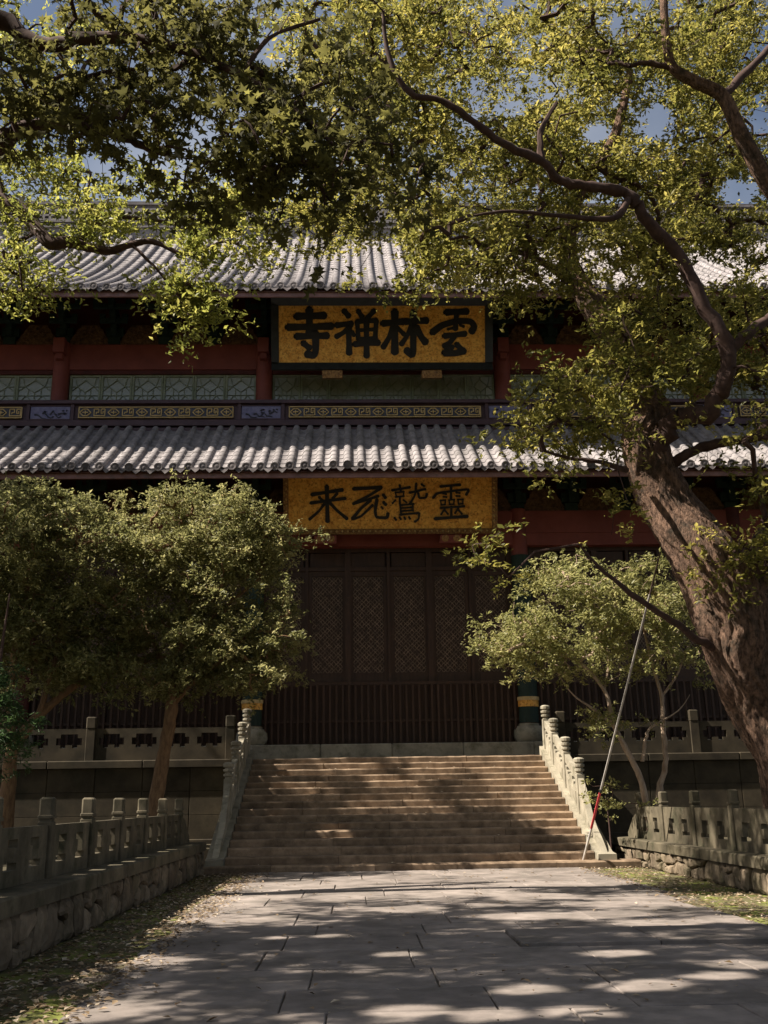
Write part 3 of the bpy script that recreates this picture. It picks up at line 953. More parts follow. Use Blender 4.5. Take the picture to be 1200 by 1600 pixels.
def fret_panel(x0, x1):
    pb = MB().box(x0, x1, YR - 0.02, YR + 0.028, 13.19, 13.56).build('fret_panel', 'relief', hall, loc=H)
    n = max(2, int((x1 - x0) / 0.42))
    w = (x1 - x0) / n
    f = MB()
    t = 0.018
    bar = lambda ax, az, bx, bz: f.box(min(ax, bx) - t, max(ax, bx) + t, YR - 0.05, YR - 0.021, min(az, bz) - t, max(az, bz) + t)
    z0, z1 = 13.215, 13.535
    for k in range(n):
        a = x0 + k * w
        segs = ((.5, 0, .5, .0), (.12, .15, .12, .85), (.12, .85, .45, .85), (.45, .85, .45, .5), (.28, .5, .45, .5), (.28, .5, .28, .32), (.12, .15, .88, .15), (.88, .15, .88, .85), (.88, .85, .62, .85), (.62, .85, .62, .4), (.62, .4, .76, .4), (.76, .4, .76, .64)) if k % 2 else \
            ((.1, .5, .35, .85), (.35, .85, .65, .85), (.65, .85, .9, .5), (.9, .5, .65, .15), (.65, .15, .35, .15), (.35, .15, .1, .5), (.3, .5, .7, .5), (.5, .3, .5, .7))
        for i, (ax, az, bx, bz) in enumerate(segs):
            f.tube([(a + ax * w, YR - 0.035 - 0.0007 * i, z0 + az * (z1 - z0)), (a + bx * w, YR - 0.035 - 0.0007 * i, z0 + bz * (z1 - z0))], [0.021, 0.021], 4)
    f.tube([(x0 + .02, YR - .035, 13.20), (x1 - .02, YR - .035, 13.20)], [0.022] * 2, 4)
    f.tube([(x0 + .02, YR - .035, 13.55), (x1 - .02, YR - .035, 13.55)], [0.022] * 2, 4)
    f.tube([(x0 + .02, YR - .036, 13.19), (x0 + .02, YR - .036, 13.56)], [0.022] * 2, 4)
    f.tube([(x1 - .02, YR - .036, 13.19), (x1 - .02, YR - .036, 13.56)], [0.022] * 2, 4)
    q = f.build('gilt_fret', 'fret', pb)
    q['kind'] = 'stuff'


def blue_panel(x0, x1, seed):
    pb = MB().box(x0, x1, YR - 0.02, YR + 0.028, 13.17, 13.58).build('blue_panel', 'blue', hall, loc=H)
    r_ = random.Random(seed)
    f = MB()
    for k in range(4):
        xs0 = x0 + (x1 - x0) * (0.1 + 0.2 * k)
        pts = [(xs0 + 0.09 * i, YR - 0.03 - 0.002 * k, 13.24 + 0.07 * k * r_.random() + 0.07 * math.sin(i * 1.1 + r_.random() * 2)) for i in range(5)]
        pts = [p for p in pts if p[0] < x1 - 0.03]
        if len(pts) > 1:
            f.tube(pts, [0.03 * (1 - 0.12 * i) for i in range(len(pts))], 6)
    for k in range(7):
        cx, cz = r_.uniform(x0 + .1, x1 - .1), r_.uniform(13.23, 13.48)
        f.lathe([(0.01, cz - 0.03), (r_.uniform(.03, .06), cz), (0.01, cz + 0.03)], cx, YR - 0.03, 6)
    q = f.build('carved_relief', 'relief', pb)
    q['kind'] = 'stuff'
    for zz in (13.145, 13.605):
        MB().box(x0 - 0.06, x1 + 0.06, YR - 0.035, YR + 0.02, zz - 0.018, zz + 0.018).build('panel_moulding', 'rail_wood', pb)
    for xx in (x0 - 0.075, x1 + 0.075):
        MB().box(xx - 0.05, xx + 0.05, YR - 0.06, YR + 0.025, 13.098, 13.662).build('panel_post', 'rail_wood', pb)


for i, x in enumerate(COLX):
    blue_panel(x - 0.62, x + 0.62, i)
for a, b in zip(COLX[:-1], COLX[1:]):
    fret_panel(a + 0.88, b - 0.88)

# --- lower storey
for i, x in enumerate(LCX):
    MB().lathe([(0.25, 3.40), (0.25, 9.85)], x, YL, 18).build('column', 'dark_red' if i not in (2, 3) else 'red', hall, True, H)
    MB().lathe([(0.34, 2.90), (0.42, 2.98), (0.46, 3.12), (0.44, 3.27), (0.36, 3.38), (0.30, 3.385), (0.30, 3.45), (0.27, 3.46)], x, YL, 20).build('column_base', 'pale_stone', hall, True, H)
for i, (a, b) in enumerate(zip(LCX[:-1], LCX[1:])):
    MB().box(a + 0.2, b - 0.2, YL - 0.13, YL + 0.16, 8.72, 9.10).build('beam', 'red', hall, loc=H)
    MB().box(a + 0.2, b - 0.2, YL - 0.16, YL + 0.20, 9.103, 9.79).build('beam', 'red', hall, loc=H)
    # gate: six leaves with lattice, transom above, pickets below
    yg = YL + 0.22
    x0, x1 = a + 0.30, b - 0.30
    n = 6
    w = (x1 - x0) / n
    MB().box(a + 0.2, b - 0.2, yg + 0.12, yg + 0.2, 2.9, 8.72).build('gate_backing', 'door', hall, loc=H)
    MB().box(a + 0.22, b - 0.22, yg - 0.10, yg + 0.10, 8.02, 8.14).build('transom_bar', 'door', hall, loc=H)
    MB().box(a + 0.22, b - 0.22, yg - 0.10, yg + 0.10, 2.9, 3.06).build('threshold', 'door', hall, loc=H)
    MB().box(a + 0.22, b - 0.22, yg - 0.08, yg + 0.09, 8.60, 8.719).build('gate_head', 'door', hall, loc=H)
    for k in range(7):
        x = x0 + k * w
        hw = 0.09 if k in (0, 6, 2, 4) else 0.045
        MB().box(x - hw, x + hw, yg - 0.12, yg + 0.105, 3.06, 8.6).build('gate_post', 'door', hall, loc=H)
    fr = MB().grid([0.045, 0.16, w - 0.16, w - 0.045], [3.06, 4.66, 4.98, 7.86, 8.02], lambda i_, j_: not (i_ == 1 and j_ == 2), 0.08, (0, 0, 0)).mesh('door_leaf', 'door')
    # lattice of small linked lozenges
    lt = MB()
    lw, lh = w - 0.32, 2.88
    ncx, ncz = 7, 22
    for i_ in range(ncx):
        for j_ in range(ncz):
            cx, cz = 0.16 + lw * (i_ + 0.5) / ncx, 4.98 + lh * (j_ + 0.5) / ncz
            hx, hz = lw / ncx / 2, lh / ncz / 2
            dx = 0.35 * hx * (1 if (i_ + j_) % 2 else -1)
            for ax, az, bx, bz in ((-hx, dx, 0, hz), (0, hz, hx, -dx), (hx, -dx, 0, -hz), (0, -hz, -hx, dx)):
                p0, p1 = np.array([cx + ax, 0.03, cz + az]), np.array([cx + bx, 0.03, cz + bz])
                dd = p1 - p0
                nn_ = np.array([-dd[2], 0, dd[0]])
                nn_ = nn_ / np.linalg.norm(nn_) * 0.011
                yk = np.array([0, 0.0006 * ((i_ * 3 + j_) % 7), 0])
                lt.add([p0 - nn_ + yk, p1 - nn_ + yk, p1 + nn_ + yk, p0 + nn_ + yk, p0 + np.array([0, .03, 0]), p1 + np.array([0, .03, 0])], [(0, 1, 2, 3), (0, 4, 5, 1), (3, 2, 5, 4)])
    ltm = lt.mesh('door_lattice', 'lattice')
    gl = MB().box(0.15, w - 0.15, 0.062, 0.07, 4.97, 7.87).mesh('door_pane', 'door')
    for k in range(n):
        dl = link('door_leaf', fr, hall, W(hall, x0 + k * w, yg - 0.06, 0))
        s = link('door_lattice', ltm, dl)
        s['kind'] = 'stuff'
        link('door_pane', gl, dl)
        MB().box(0.2, w - 0.2, -0.012, 0.0, 4.72, 4.92).build('waist_panel', 'door', dl)
        MB().box(x0 + k * w + 0.1, x0 + (k + 1) * w - 0.1, yg - 0.03, yg + 0.03, 8.16, 8.58).build('transom_panel', 'door', hall, loc=H)
    # picket barrier in front of the leaves
    MB().box(x0, x1, yg - 0.30, yg - 0.235, 4.60, 4.69).build('barrier_rail', 'door', hall, loc=H)
    MB().box(x0, x1, yg - 0.30, yg - 0.235, 3.55, 3.62).build('barrier_rail', 'door', hall, loc=H)
    pk = MB().box(-0.03, 0.03, 0, 0.045, 2.93, 4.60).mesh('picket', 'door')
    np_ = 40 if i == 2 else 30
    for k in range(np_):
        link('picket', pk, hall, W(hall, x0 + (x1 - x0) * (k + 0.5) / np_, yg - 0.35, 0))

# couplet boards on the two columns beside the gate
for s, nm in ((-1, 'dark green couplet board on the gate column beside the rounded trees'), (1, 'dark green couplet board on the gate column beside the small pale-stemmed tree')):
    x = AX + s * 3.97
    cbd = thing('couplet_board', nm, 'sign', (x, YL - 0.3, 3.46))
    pts = []
    for k in range(9):
        a = math.radians(200 + 140 * k / 8)
        pts.append((x + 0.30 * math.cos(a), YL + 0.31 * math.sin(a)))
    ip = [(x + (p - x) * 0.9, YL + (q - YL) * 0.9) for p, q in pts]

    def shell(z0, z1, out=1.0):
        n = len(pts)
        vs = []
        for zz in (z0, z1):
            vs += [(x + (p - x) * out, YL + (q - YL) * out, zz) for p, q in pts] + [(p, q, zz) for p, q in ip[::-1]]
        m = 2 * n
        fs = [tuple(range(m)), tuple(range(2 * m - 1, m - 1, -1))] + [(i, i + m, (i + 1) % m + m, (i + 1) % m) for i in range(m)]
        return MB().add(vs, fs)
    shell(3.47, 3.92).build('board_foot', 'bracket', cbd, loc=W(cbd))
    shell(4.20, 8.4).build('board', 'bracket', cbd, loc=W(cbd))
    shell(4.10, 4.20, 1.12).build('gilt_band', 'fret', cbd, loc=W(cbd))
    shell(3.92, 4.10, 1.05).build('gilt_lotus', 'gold', cbd, loc=W(cbd))
    if s < 0:
        gm = MB()
        zz = 4.42
        for ax, az, bx, bz in ((-.12, .0, -.12, .3), (-.12, 0, .14, 0), (.12, .05, .14, .32), (.0, .1, .0, .3), (0, .3, .12, .32), (0, .18, .1, .18)):
            gm.tube([(x + ax, YL - 0.325, zz + az), (x + bx, YL - 0.325, zz + bz)], [0.014, 0.014], 4)
        gm.build('gilt_character', 'fret', cbd, loc=W(cbd))


# ------------------------------------------------------------------ plaques with brush lettering
def stroke_mesh(mb, pts, w, depth, yoff):
    """one brush stroke: a ribbon with rounded ends, swelling slightly, lying on the plane y = 0 of the board"""
    P = [np.array(p, float) for p in pts]
    # resample
    Q = []
    for a, b in zip(P[:-1], P[1:]):
        for t in np.linspace(0, 1, 5)[:-1]:
            Q.append(a + (b - a) * t)
    Q.append(P[-1])
    n = len(Q)
    # smooth corners a little
    for _ in range(1):
        Q = [Q[0]] + [(Q[i - 1] + 2 * Q[i] + Q[i + 1]) / 4 for i in range(1, n - 1)] + [Q[-1]]
    Lp, Rp = [], []
    for i in range(n):
        d = Q[min(i + 1, n - 1)] - Q[max(i - 1, 0)]
        d /= np.linalg.norm(d) + 1e-9
        nn = np.array([-d[1], d[0]])
        t = i / (n - 1)
        hw = w / 2 * (1.12 - 0.32 * math.sin(math.pi * t) * 0.7)
        Lp.append(Q[i] + nn * hw)
        Rp.append(Q[i] - nn * hw)
    d0 = Q[0] - Q[1]
    d0 /= np.linalg.norm(d0)
    d1 = Q[-1] - Q[-2]
    d1 /= np.linalg.norm(d1)
    n0, n1 = np.array([-d0[1], d0[0]]), np.array([-d1[1], d1[0]])
    cap0 = [Q[0] + (d0 * math.cos(a) * 0.8 - n0 * math.sin(a)) * w * 0.56 * 1.0 for a in (math.radians(x) for x in (-50, 0, 50))]
    cap1 = [Q[-1] + (d1 * math.cos(a) * 0.8 + n1 * math.sin(a)) * w * 0.5 for a in (math.radians(x) for x in (50, 0, -50))]
    ring = Lp + cap1 + Rp[::-1] + cap0[::-1]
    m = len(ring)
    front = [(p[0], -yoff - depth, p[1]) for p in ring]
    back = [(p[0], 0.0, p[1]) for p in ring]
    # triangulate as strip: quads between left and right, plus cap fans
    fs = []
    iL = list(range(n))
    iC1 = list(range(n, n + 3))
    iR = list(range(n + 3, 2 * n + 3))
    iC0 = list(range(2 * n + 3, 2 * n + 6))
    for i in range(n - 1):
        fs.append((iL[i], iL[i + 1], iR[n - 1 - (i + 1)], iR[n - 1 - i]))
    fs.append((iL[n - 1], iC1[0], iC1[1], iC1[2], iR[0]))
    fs.append((iR[n - 1], iC0[0], iC0[1], iC0[2], iL[0]))
    fs += [(i, (i + 1) % m, (i + 1) % m + m, i + m) for i in range(m)]
    mb.add(front + back, fs)


P1 = {
    'temple_character': [[(135, 105), (285, 100), 34], [(205, 68), (205, 200), 36], [(90, 162), (210, 160), (322, 156), 33], [(135, 210), (300, 206), 31], [(236, 190), (238, 285), (228, 312), (190, 302), 34], [(172, 245), (205, 272), 30]],
    'meditation_character': [[(388, 75), (412, 104), 28], [(345, 152), (428, 142), 27], [(425, 148), (385, 190), (345, 212), 24], [(411, 165), (413, 300), 29], [(428, 185), (440, 205), 20], [(462, 76), (482, 108), 25], [(545, 75), (512, 112), 25],
                             [(455, 132), (558, 126), 24], [(456, 132), (462, 225), 23], [(557, 126), (550, 225), 24], [(462, 178), (550, 173), 18], [(462, 224), (550, 220), 20], [(440, 251), (570, 243), 27], [(505, 118), (505, 315), 28]],
    'grove_character': [[(590, 142), (700, 132), 31], [(655, 78), (654, 295), 35], [(648, 150), (625, 215), (592, 268), 26], [(668, 165), (702, 198), 22], [(708, 132), (825, 126), 31], [(752, 82), (752, 295), (745, 312), (715, 282), 32], [(744, 152), (718, 210), (688, 252), 24], [(766, 160), (795, 215), (818, 242), 33]],
    'cloud_character': [[(925, 83), (1038, 78), 31], [(982, 82), (975, 172), 25], [(852, 190), (905, 150), (985, 128), (1058, 130), (1078, 158), (1060, 186), 31], [(935, 172), (962, 166), 14], [(1000, 150), (1020, 158), 14], [(915, 208), (1028, 196), 27], [(972, 205), (945, 245), (915, 262), 27], [(915, 296), (970, 300), (1020, 286), 33], [(980, 252), (1022, 292), 27], [(925, 265), (960, 268), 24]],
}
P2 = {
    'come_character': [[(188, 137), (345, 112), 17], [(225, 150), (243, 170), 14], [(318, 132), (295, 158), 14], [(182, 182), (360, 158), 15], [(265, 92), (268, 282), 19], [(258, 178), (225, 225), (175, 270), 13], [(275, 175), (315, 222), (368, 268), 15]],
    'fly_character': [[(402, 107), (545, 100), 17], [(543, 104), (480, 145), (400, 188), 14], [(405, 186), (460, 170), (530, 146), 13], [(490, 168), (440, 212), (395, 268), 15], [(398, 270), (440, 256), (500, 195), 12], [(522, 165), (512, 225), (518, 262), (575, 264), (578, 240), 15], [(555, 140), (566, 156), 15], [(556, 180), (568, 194), 15], [(545, 205), (552, 215), 10]],
    'vulture_character': [[(600, 116), (692, 100), 12], [(640, 88), (645, 122), 11], [(616, 128), (662, 124), 9], [(618, 128), (622, 152), 8], [(660, 124), (658, 150), 8], [(618, 152), (662, 147), 9], [(640, 150), (640, 190), 10], [(618, 168), (602, 186), 9], [(658, 168), (674, 182), 9],
                          [(690, 130), (772, 110), 11], [(725, 80), (720, 140), (690, 192), 11], [(735, 132), (740, 160), (775, 157), (780, 135), 11], [(752, 84), (766, 95), 10],
                          [(642, 192), (646, 250), 10], [(645, 196), (712, 190), 9], [(646, 212), (706, 208), 9], [(646, 228), (706, 224), 9], [(640, 247), (735, 239), 10], [(706, 190), (708, 228), 9], [(740, 240), (736, 272), (716, 286), 10], [(612, 264), (620, 276), 11], [(638, 262), (645, 272), 10], [(662, 262), (668, 272), 10], [(686, 260), (692, 270), 10]],
    'spirit_character': [[(850, 97), (952, 88), 13], [(812, 158), (832, 132), (940, 118), (1000, 112), (982, 142), 12], [(905, 95), (904, 162), 12], [(862, 134), (880, 138), 9], [(864, 152), (882, 154), 9], [(930, 130), (950, 132), 9], [(930, 148), (950, 149), 9],
                         [(848, 172), (876, 170), 8], [(850, 172), (853, 195), 7], [(875, 170), (873, 194), 7], [(852, 196), (874, 194), 8], [(892, 170), (922, 168), 8], [(894, 170), (896, 193), 7], [(920, 168), (918, 192), 7], [(896, 194), (919, 192), 8], [(938, 168), (968, 166), 8], [(940, 168), (942, 192), 7], [(966, 166), (964, 190), 7], [(942, 192), (965, 190), 8],
                         [(850, 212), (972, 204), 11], [(905, 206), (905, 262), 12], [(872, 216), (852, 248), 9], [(872, 226), (888, 246), 9], [(942, 212), (924, 242), 9], [(942, 224), (960, 246), 9], [(820, 270), (988, 259), 15]],
}


def plaque(name, label, x0, x1, z_low, z_high, y_low, y_high, src, chars, bx, by, frame_mat, fw_, supports, smat, bold=1.12):
    """board leaning forward: local x along the board, local z up the board; bx, by map drawing positions to the board"""
    tilt = math.atan2(y_low - y_high, z_high - z_low)
    Hh = math.hypot(y_low - y_high, z_high - z_low)
    Wd = x1 - x0
    p = link(name, None, None, ((x0 + x1) / 2, y_low, z_low), (tilt, 0, 0))
    tag(p, label, 'plaque')
    MB().box(-Wd / 2 + fw_ * 0.5, Wd / 2 - fw_ * 0.5, -0.02, 0.06, fw_ * 0.5, Hh - fw_ * 0.5).build('board', 'gold', p)
    for (a, b, c, d, e) in ((-Wd / 2, Wd / 2, 0, fw_, 0.14), (-Wd / 2, Wd / 2, Hh - fw_, Hh, 0.14), (-Wd / 2 + 0.003, -Wd / 2 + fw_ - 0.003, fw_ + 0.001, Hh - fw_ - 0.001, 0.135), (Wd / 2 - fw_ + 0.003, Wd / 2 - 0.003, fw_ + 0.001, Hh - fw_ - 0.001, 0.135)):
        # flared frame member: outer edge stands proud of the inner edge
        if b - a > d - c:
            inner_low = c > Hh / 2
            zi, zo = (c, d) if inner_low else (d, c)
            MB().prism([(a, 0.1, zi), (a, -0.05, zi), (a, -e - 0.06, zo), (a, 0.1, zo)], (b - a, 0, 0)).build('frame_member', frame_mat, p)
        else:
            xi, xo = (b, a) if a < 0 else (a, b)
            MB().prism([(xi, 0.1, c), (xi, -0.05, c), (xo, -e - 0.06, c), (xo, 0.1, c)], (0, 0, d - c)).build('frame_member', frame_mat, p)
    if frame_mat == 'frame_gilt':
        fc = MB()
        spots_ = [(-Wd / 2 + 0.08 + 0.165 * i, z_) for i in range(int(Wd / 0.165)) for z_ in (0.075, Hh - 0.075)] + [(x_, 0.2 + 0.165 * i) for i in range(int((Hh - 0.3) / 0.165)) for x_ in (-Wd / 2 + 0.075, Wd / 2 - 0.075)]
        for i, (x_, z_) in enumerate(spots_):
            w_ = 0.062 if i % 2 else 0.048
            fc.add([(x_ - w_, -0.10, z_), (x_, -0.10, z_ - w_), (x_ + w_, -0.10, z_), (x_, -0.10, z_ + w_), (x_, -0.185, z_)], [(0, 1, 4), (1, 2, 4), (2, 3, 4), (3, 0, 4), (3, 2, 1, 0)])
        fc.build('frame_carving', 'fret', p)['kind'] = 'stuff'
    for nm, strokes in chars.items():
        mb = MB()
        for i, s in enumerate(strokes):
            pts = [(bx(q[0]), by(q[1])) for q in s[:-1]]
            w = s[-1] * abs(bx(1) - bx(0)) * bold
            stroke_mesh(mb, pts, w, 0.022, 0.02 + 0.0012 * i)
        mb.build('character', 'ink', p)
    for sx in supports:
        sb = MB().bbox(sx - 0.33, sx + 0.33, -0.16, 0.30, -0.27, -0.004, 0.03).build('support_block', smat, p)
        for d_ in (-0.17, 0.17):
            MB().lathe([(0.11, -0.02), (0.11, 0.0), (0.06, 0.02), (0.02, 0.02)], 0, 0, 10).build('rosette', 'frame_gilt', sb, loc=(sx + d_, -0.161, -0.135)).rotation_euler = (math.radians(90), 0, 0)
    return p


# upper plaque: inner gold field spans drawing x 46..1130, y 45..345
i0, i1 = -2.30, 4.30
zl, zh, yl, yh = 14.80, 17.02, 29.62, 28.95
Hh = math.hypot(zh - zl, yl - yh)
xc = 1.0
plaque('name_plaque', 'gold plaque with four bold black characters in a dark frame, under the upper eave', xc - 3.58, xc + 3.58, zl, zh, yl, yh, None, P1,
       lambda u: -3.33 + (u - 46) / (1130 - 46) * 6.66, lambda v: 0.24 + (348 - v) / (348 - 45) * (Hh - 0.46), 'frame_black', 0.24, (-1.62, 1.60), 'frame_gilt')
zl, zh, yl, yh = 8.98, 10.72, 28.42, 27.9
Hh2 = math.hypot(zh - zl, yl - yh)
plaque('gate_plaque', 'gold plaque with four slender brushed characters in a gilt carved frame, above the gate', 1.13 - 3.16, 1.13 + 3.16, zl, zh, yl, yh, None, P2,
       lambda u: -3.05 + (u - 62) / (1118 - 62) * 6.08, lambda v: 0.14 + (325 - v) / (325 - 42) * (Hh2 - 0.26), 'frame_gilt', 0.15, (-1.93, 1.78), 'red')


# ------------------------------------------------------------------ foliage
def leaf_arrays(P, size, shape='blade', up=0.8, spread=0.7, droop=0.0, aspect=0.45, axis=None):
    n = len(P)
    nr = np.tile(np.array([0, 0, up]), (n, 1)) + rng.normal(0, spread, (n, 3))
    nr /= np.linalg.norm(nr, axis=1, keepdims=True)
    d = rng.normal(0, 1, (n, 3))
    if axis is not None:
        d = d * 0.55 + axis
    d[:, 2] -= droop
    d -= nr * np.sum(d * nr, axis=1, keepdims=True)
    d /= np.linalg.norm(d, axis=1, keepdims=True) + 1e-9
    s = np.cross(nr, d)
    L = size * rng.choice([0.55, 0.8, 0.95, 1.05, 1.3], (n, 1)) * rng.uniform(0.85, 1.15, (n, 1))
    if shape == 'blade':
        w = L * aspect
        f = L * 0.10
        V = np.stack([P - d * L * 0.5, P - d * L * 0.02 + s * w * 0.5 + nr * f, P + d * L * 0.5 - nr * f * 0.6, P - d * L * 0.02 - s * w * 0.5 + nr * f], 1)
        T = np.array([[0, 1, 2], [0, 2, 3]])
    else:  # five-lobed star leaf
        ang = np.radians([-150, -118, -72, -45, -15, 0 + 15, 45, 72, 118, 150])
        # lobe tips alternate with notches
        a = np.radians([180, 128, 100, 62, 32, 0, -32, -62, -100, -128])
        rad = np.array([0.12, 0.42, 0.22, 0.52, 0.24, 0.60, 0.24, 0.52, 0.22, 0.42])
        V = [P]
        for ai, ri in zip(a, rad):
            V.append(P + (d * math.cos(ai) + s * math.sin(ai)) * L * ri - nr * L * 0.22 * (ri > 0.3) * rng.uniform(-0.3, 1.3, (n, 1)))
        V = np.stack(V, 1)
        T = np.array([[0, k, k % 10 + 1] for k in range(1, 11)])
    k = V.shape[1]
    tris = (T[None] + (np.arange(n) * k)[:, None, None]).reshape(-1, 3)
    return V.reshape(-1, 3), tris, k


def tri_mesh(name, V, T, material, tint):
    me = bpy.data.meshes.new(name)
    me.vertices.add(len(V))
    me.vertices.foreach_set('co', V.astype(np.float32).ravel())
    me.loops.add(len(T) * 3)
    me.loops.foreach_set('vertex_index', T.astype(np.int32).ravel())
    me.polygons.add(len(T))
    me.polygons.foreach_set('loop_start', np.arange(0, len(T) * 3, 3, dtype=np.int32))
    me.update(calc_edges=True)
    at_ = me.attributes.new('tint', 'FLOAT', 'POINT')
    at_.data.foreach_set('value', tint.astype(np.float32))
    me.materials.append(MT[material])
    return me


def catmull(pts, rads, sub=5):
    P = [np.array(p, float) for p in pts]
    out, ro = [], []
    n = len(P)
    for i in range(n - 1):
        p0, p1, p2, p3 = P[max(i - 1, 0)], P[i], P[i + 1], P[min(i + 2, n - 1)]
        for k in range(sub):
            t = k / sub
            out.append(0.5 * ((2 * p1) + (-p0 + p2) * t + (2 * p0 - 5 * p1 + 4 * p2 - p3) * t * t + (-p0 + 3 * p1 - 3 * p2 + p3) * t ** 3))
            ro.append(rads[i] + (rads[i + 1] - rads[i]) * t)
    out.append(P[-1])
    ro.append(rads[-1])
    return out, ro


def in_gap(P, gaps):
    """which points fall in open patches of the crown (given as seen in the photograph: x, y, rx, ry)"""
    if not gaps:
        return np.zeros(len(P), bool)
    v = P - np.array([0, 0, EYE])
    w = v @ fw
    px, py = 600 + F * (v @ RT) / w, 800 - F * (v @ UP) / w
    g_ = np.zeros(len(P), bool)
    for gx, gy, ax, ay in gaps:
        soft = rng.normal(0, 0.38, len(P))
        wob = 0.25 * np.sin(px * 0.11 + gx) + 0.25 * np.sin(py * 0.13 + gy)
        g_ |= (((px - gx) / ax) ** 2 + ((py - gy) / ay) ** 2 + soft + wob < 1) & (w > 0)
    return g_


def ground(px_, py_):
    d = fw + RT * (px_ - 600) / F + UP * (800 - py_) / F
    p = d * (-EYE / d[2])
    return np.array([p[0], p[1], 0.03])


SUN = np.array(TO_SUN)
# openings cut in the crowns along sun rays to light the pavement, the steps and the camphor's trunk: (foot of the beam, radius)
BEAMS = [(ground(a, b), r_) for a, b, r_ in (
    (420, 1384, .50), (510, 1402, .45), (600, 1378, .65), (690, 1398, .55), (770, 1378, .65), (840, 1404, .50), (910, 1384, .60), (640, 1424, .36), (820, 1436, .42), (960, 1432, .40), (1030, 1446, .34), (560, 1374, .5), (1080, 1405, .45), (1150, 1440, .4),
    (240, 1507, .26), (150, 1593, .24), (430, 1470, .14), (520, 1468, .16), (620, 1497, .16), (960, 1494, .22), (1165, 1512, .26), (1000, 1546, .28), (820, 1552, .2), (640, 1586, .22), (760, 1592, .2), (905, 1588, .22), (1120, 1530, .22), (330, 1440, .18))]
BEAMS += [(at(1075, 850, 15.7), .55), (at(1090, 920, 15.7), .4), (at(1000, 730, 15.7), .35), (at(1150, 1060, 15.7), .35), (at(870, 640, 15.3), .8), (at(920, 610, 15.5), .6), (at(820, 620, 15.2), .5),
          (at(100, 90, 10), .5), (at(200, 60, 10.3), .45), (at(60, 170, 10), .5), (at(350, 130, 9.8), .3), (np.array([3.6, 26.6, 2.3]), .8), (np.array([2.0, 26.2, 2.2]), .5), (np.array([0.2, 26.6, 2.3]), .35), (np.array([4.3, 25.0, 1.6]), .6), (np.array([-0.5, 22.9, 0.8]), .3)]


def in_beam(P, slack):
    g_ = np.zeros(len(P), bool)
    for p0, r_ in BEAMS:
        v = P - p0
        t = v @ SUN
        dist = np.linalg.norm(v - t[:, None] * SUN, axis=1)
        g_ |= (t > 1.3) & (dist < r_ * rng.uniform(0.75, 1.1, len(P)) + slack)
    return g_


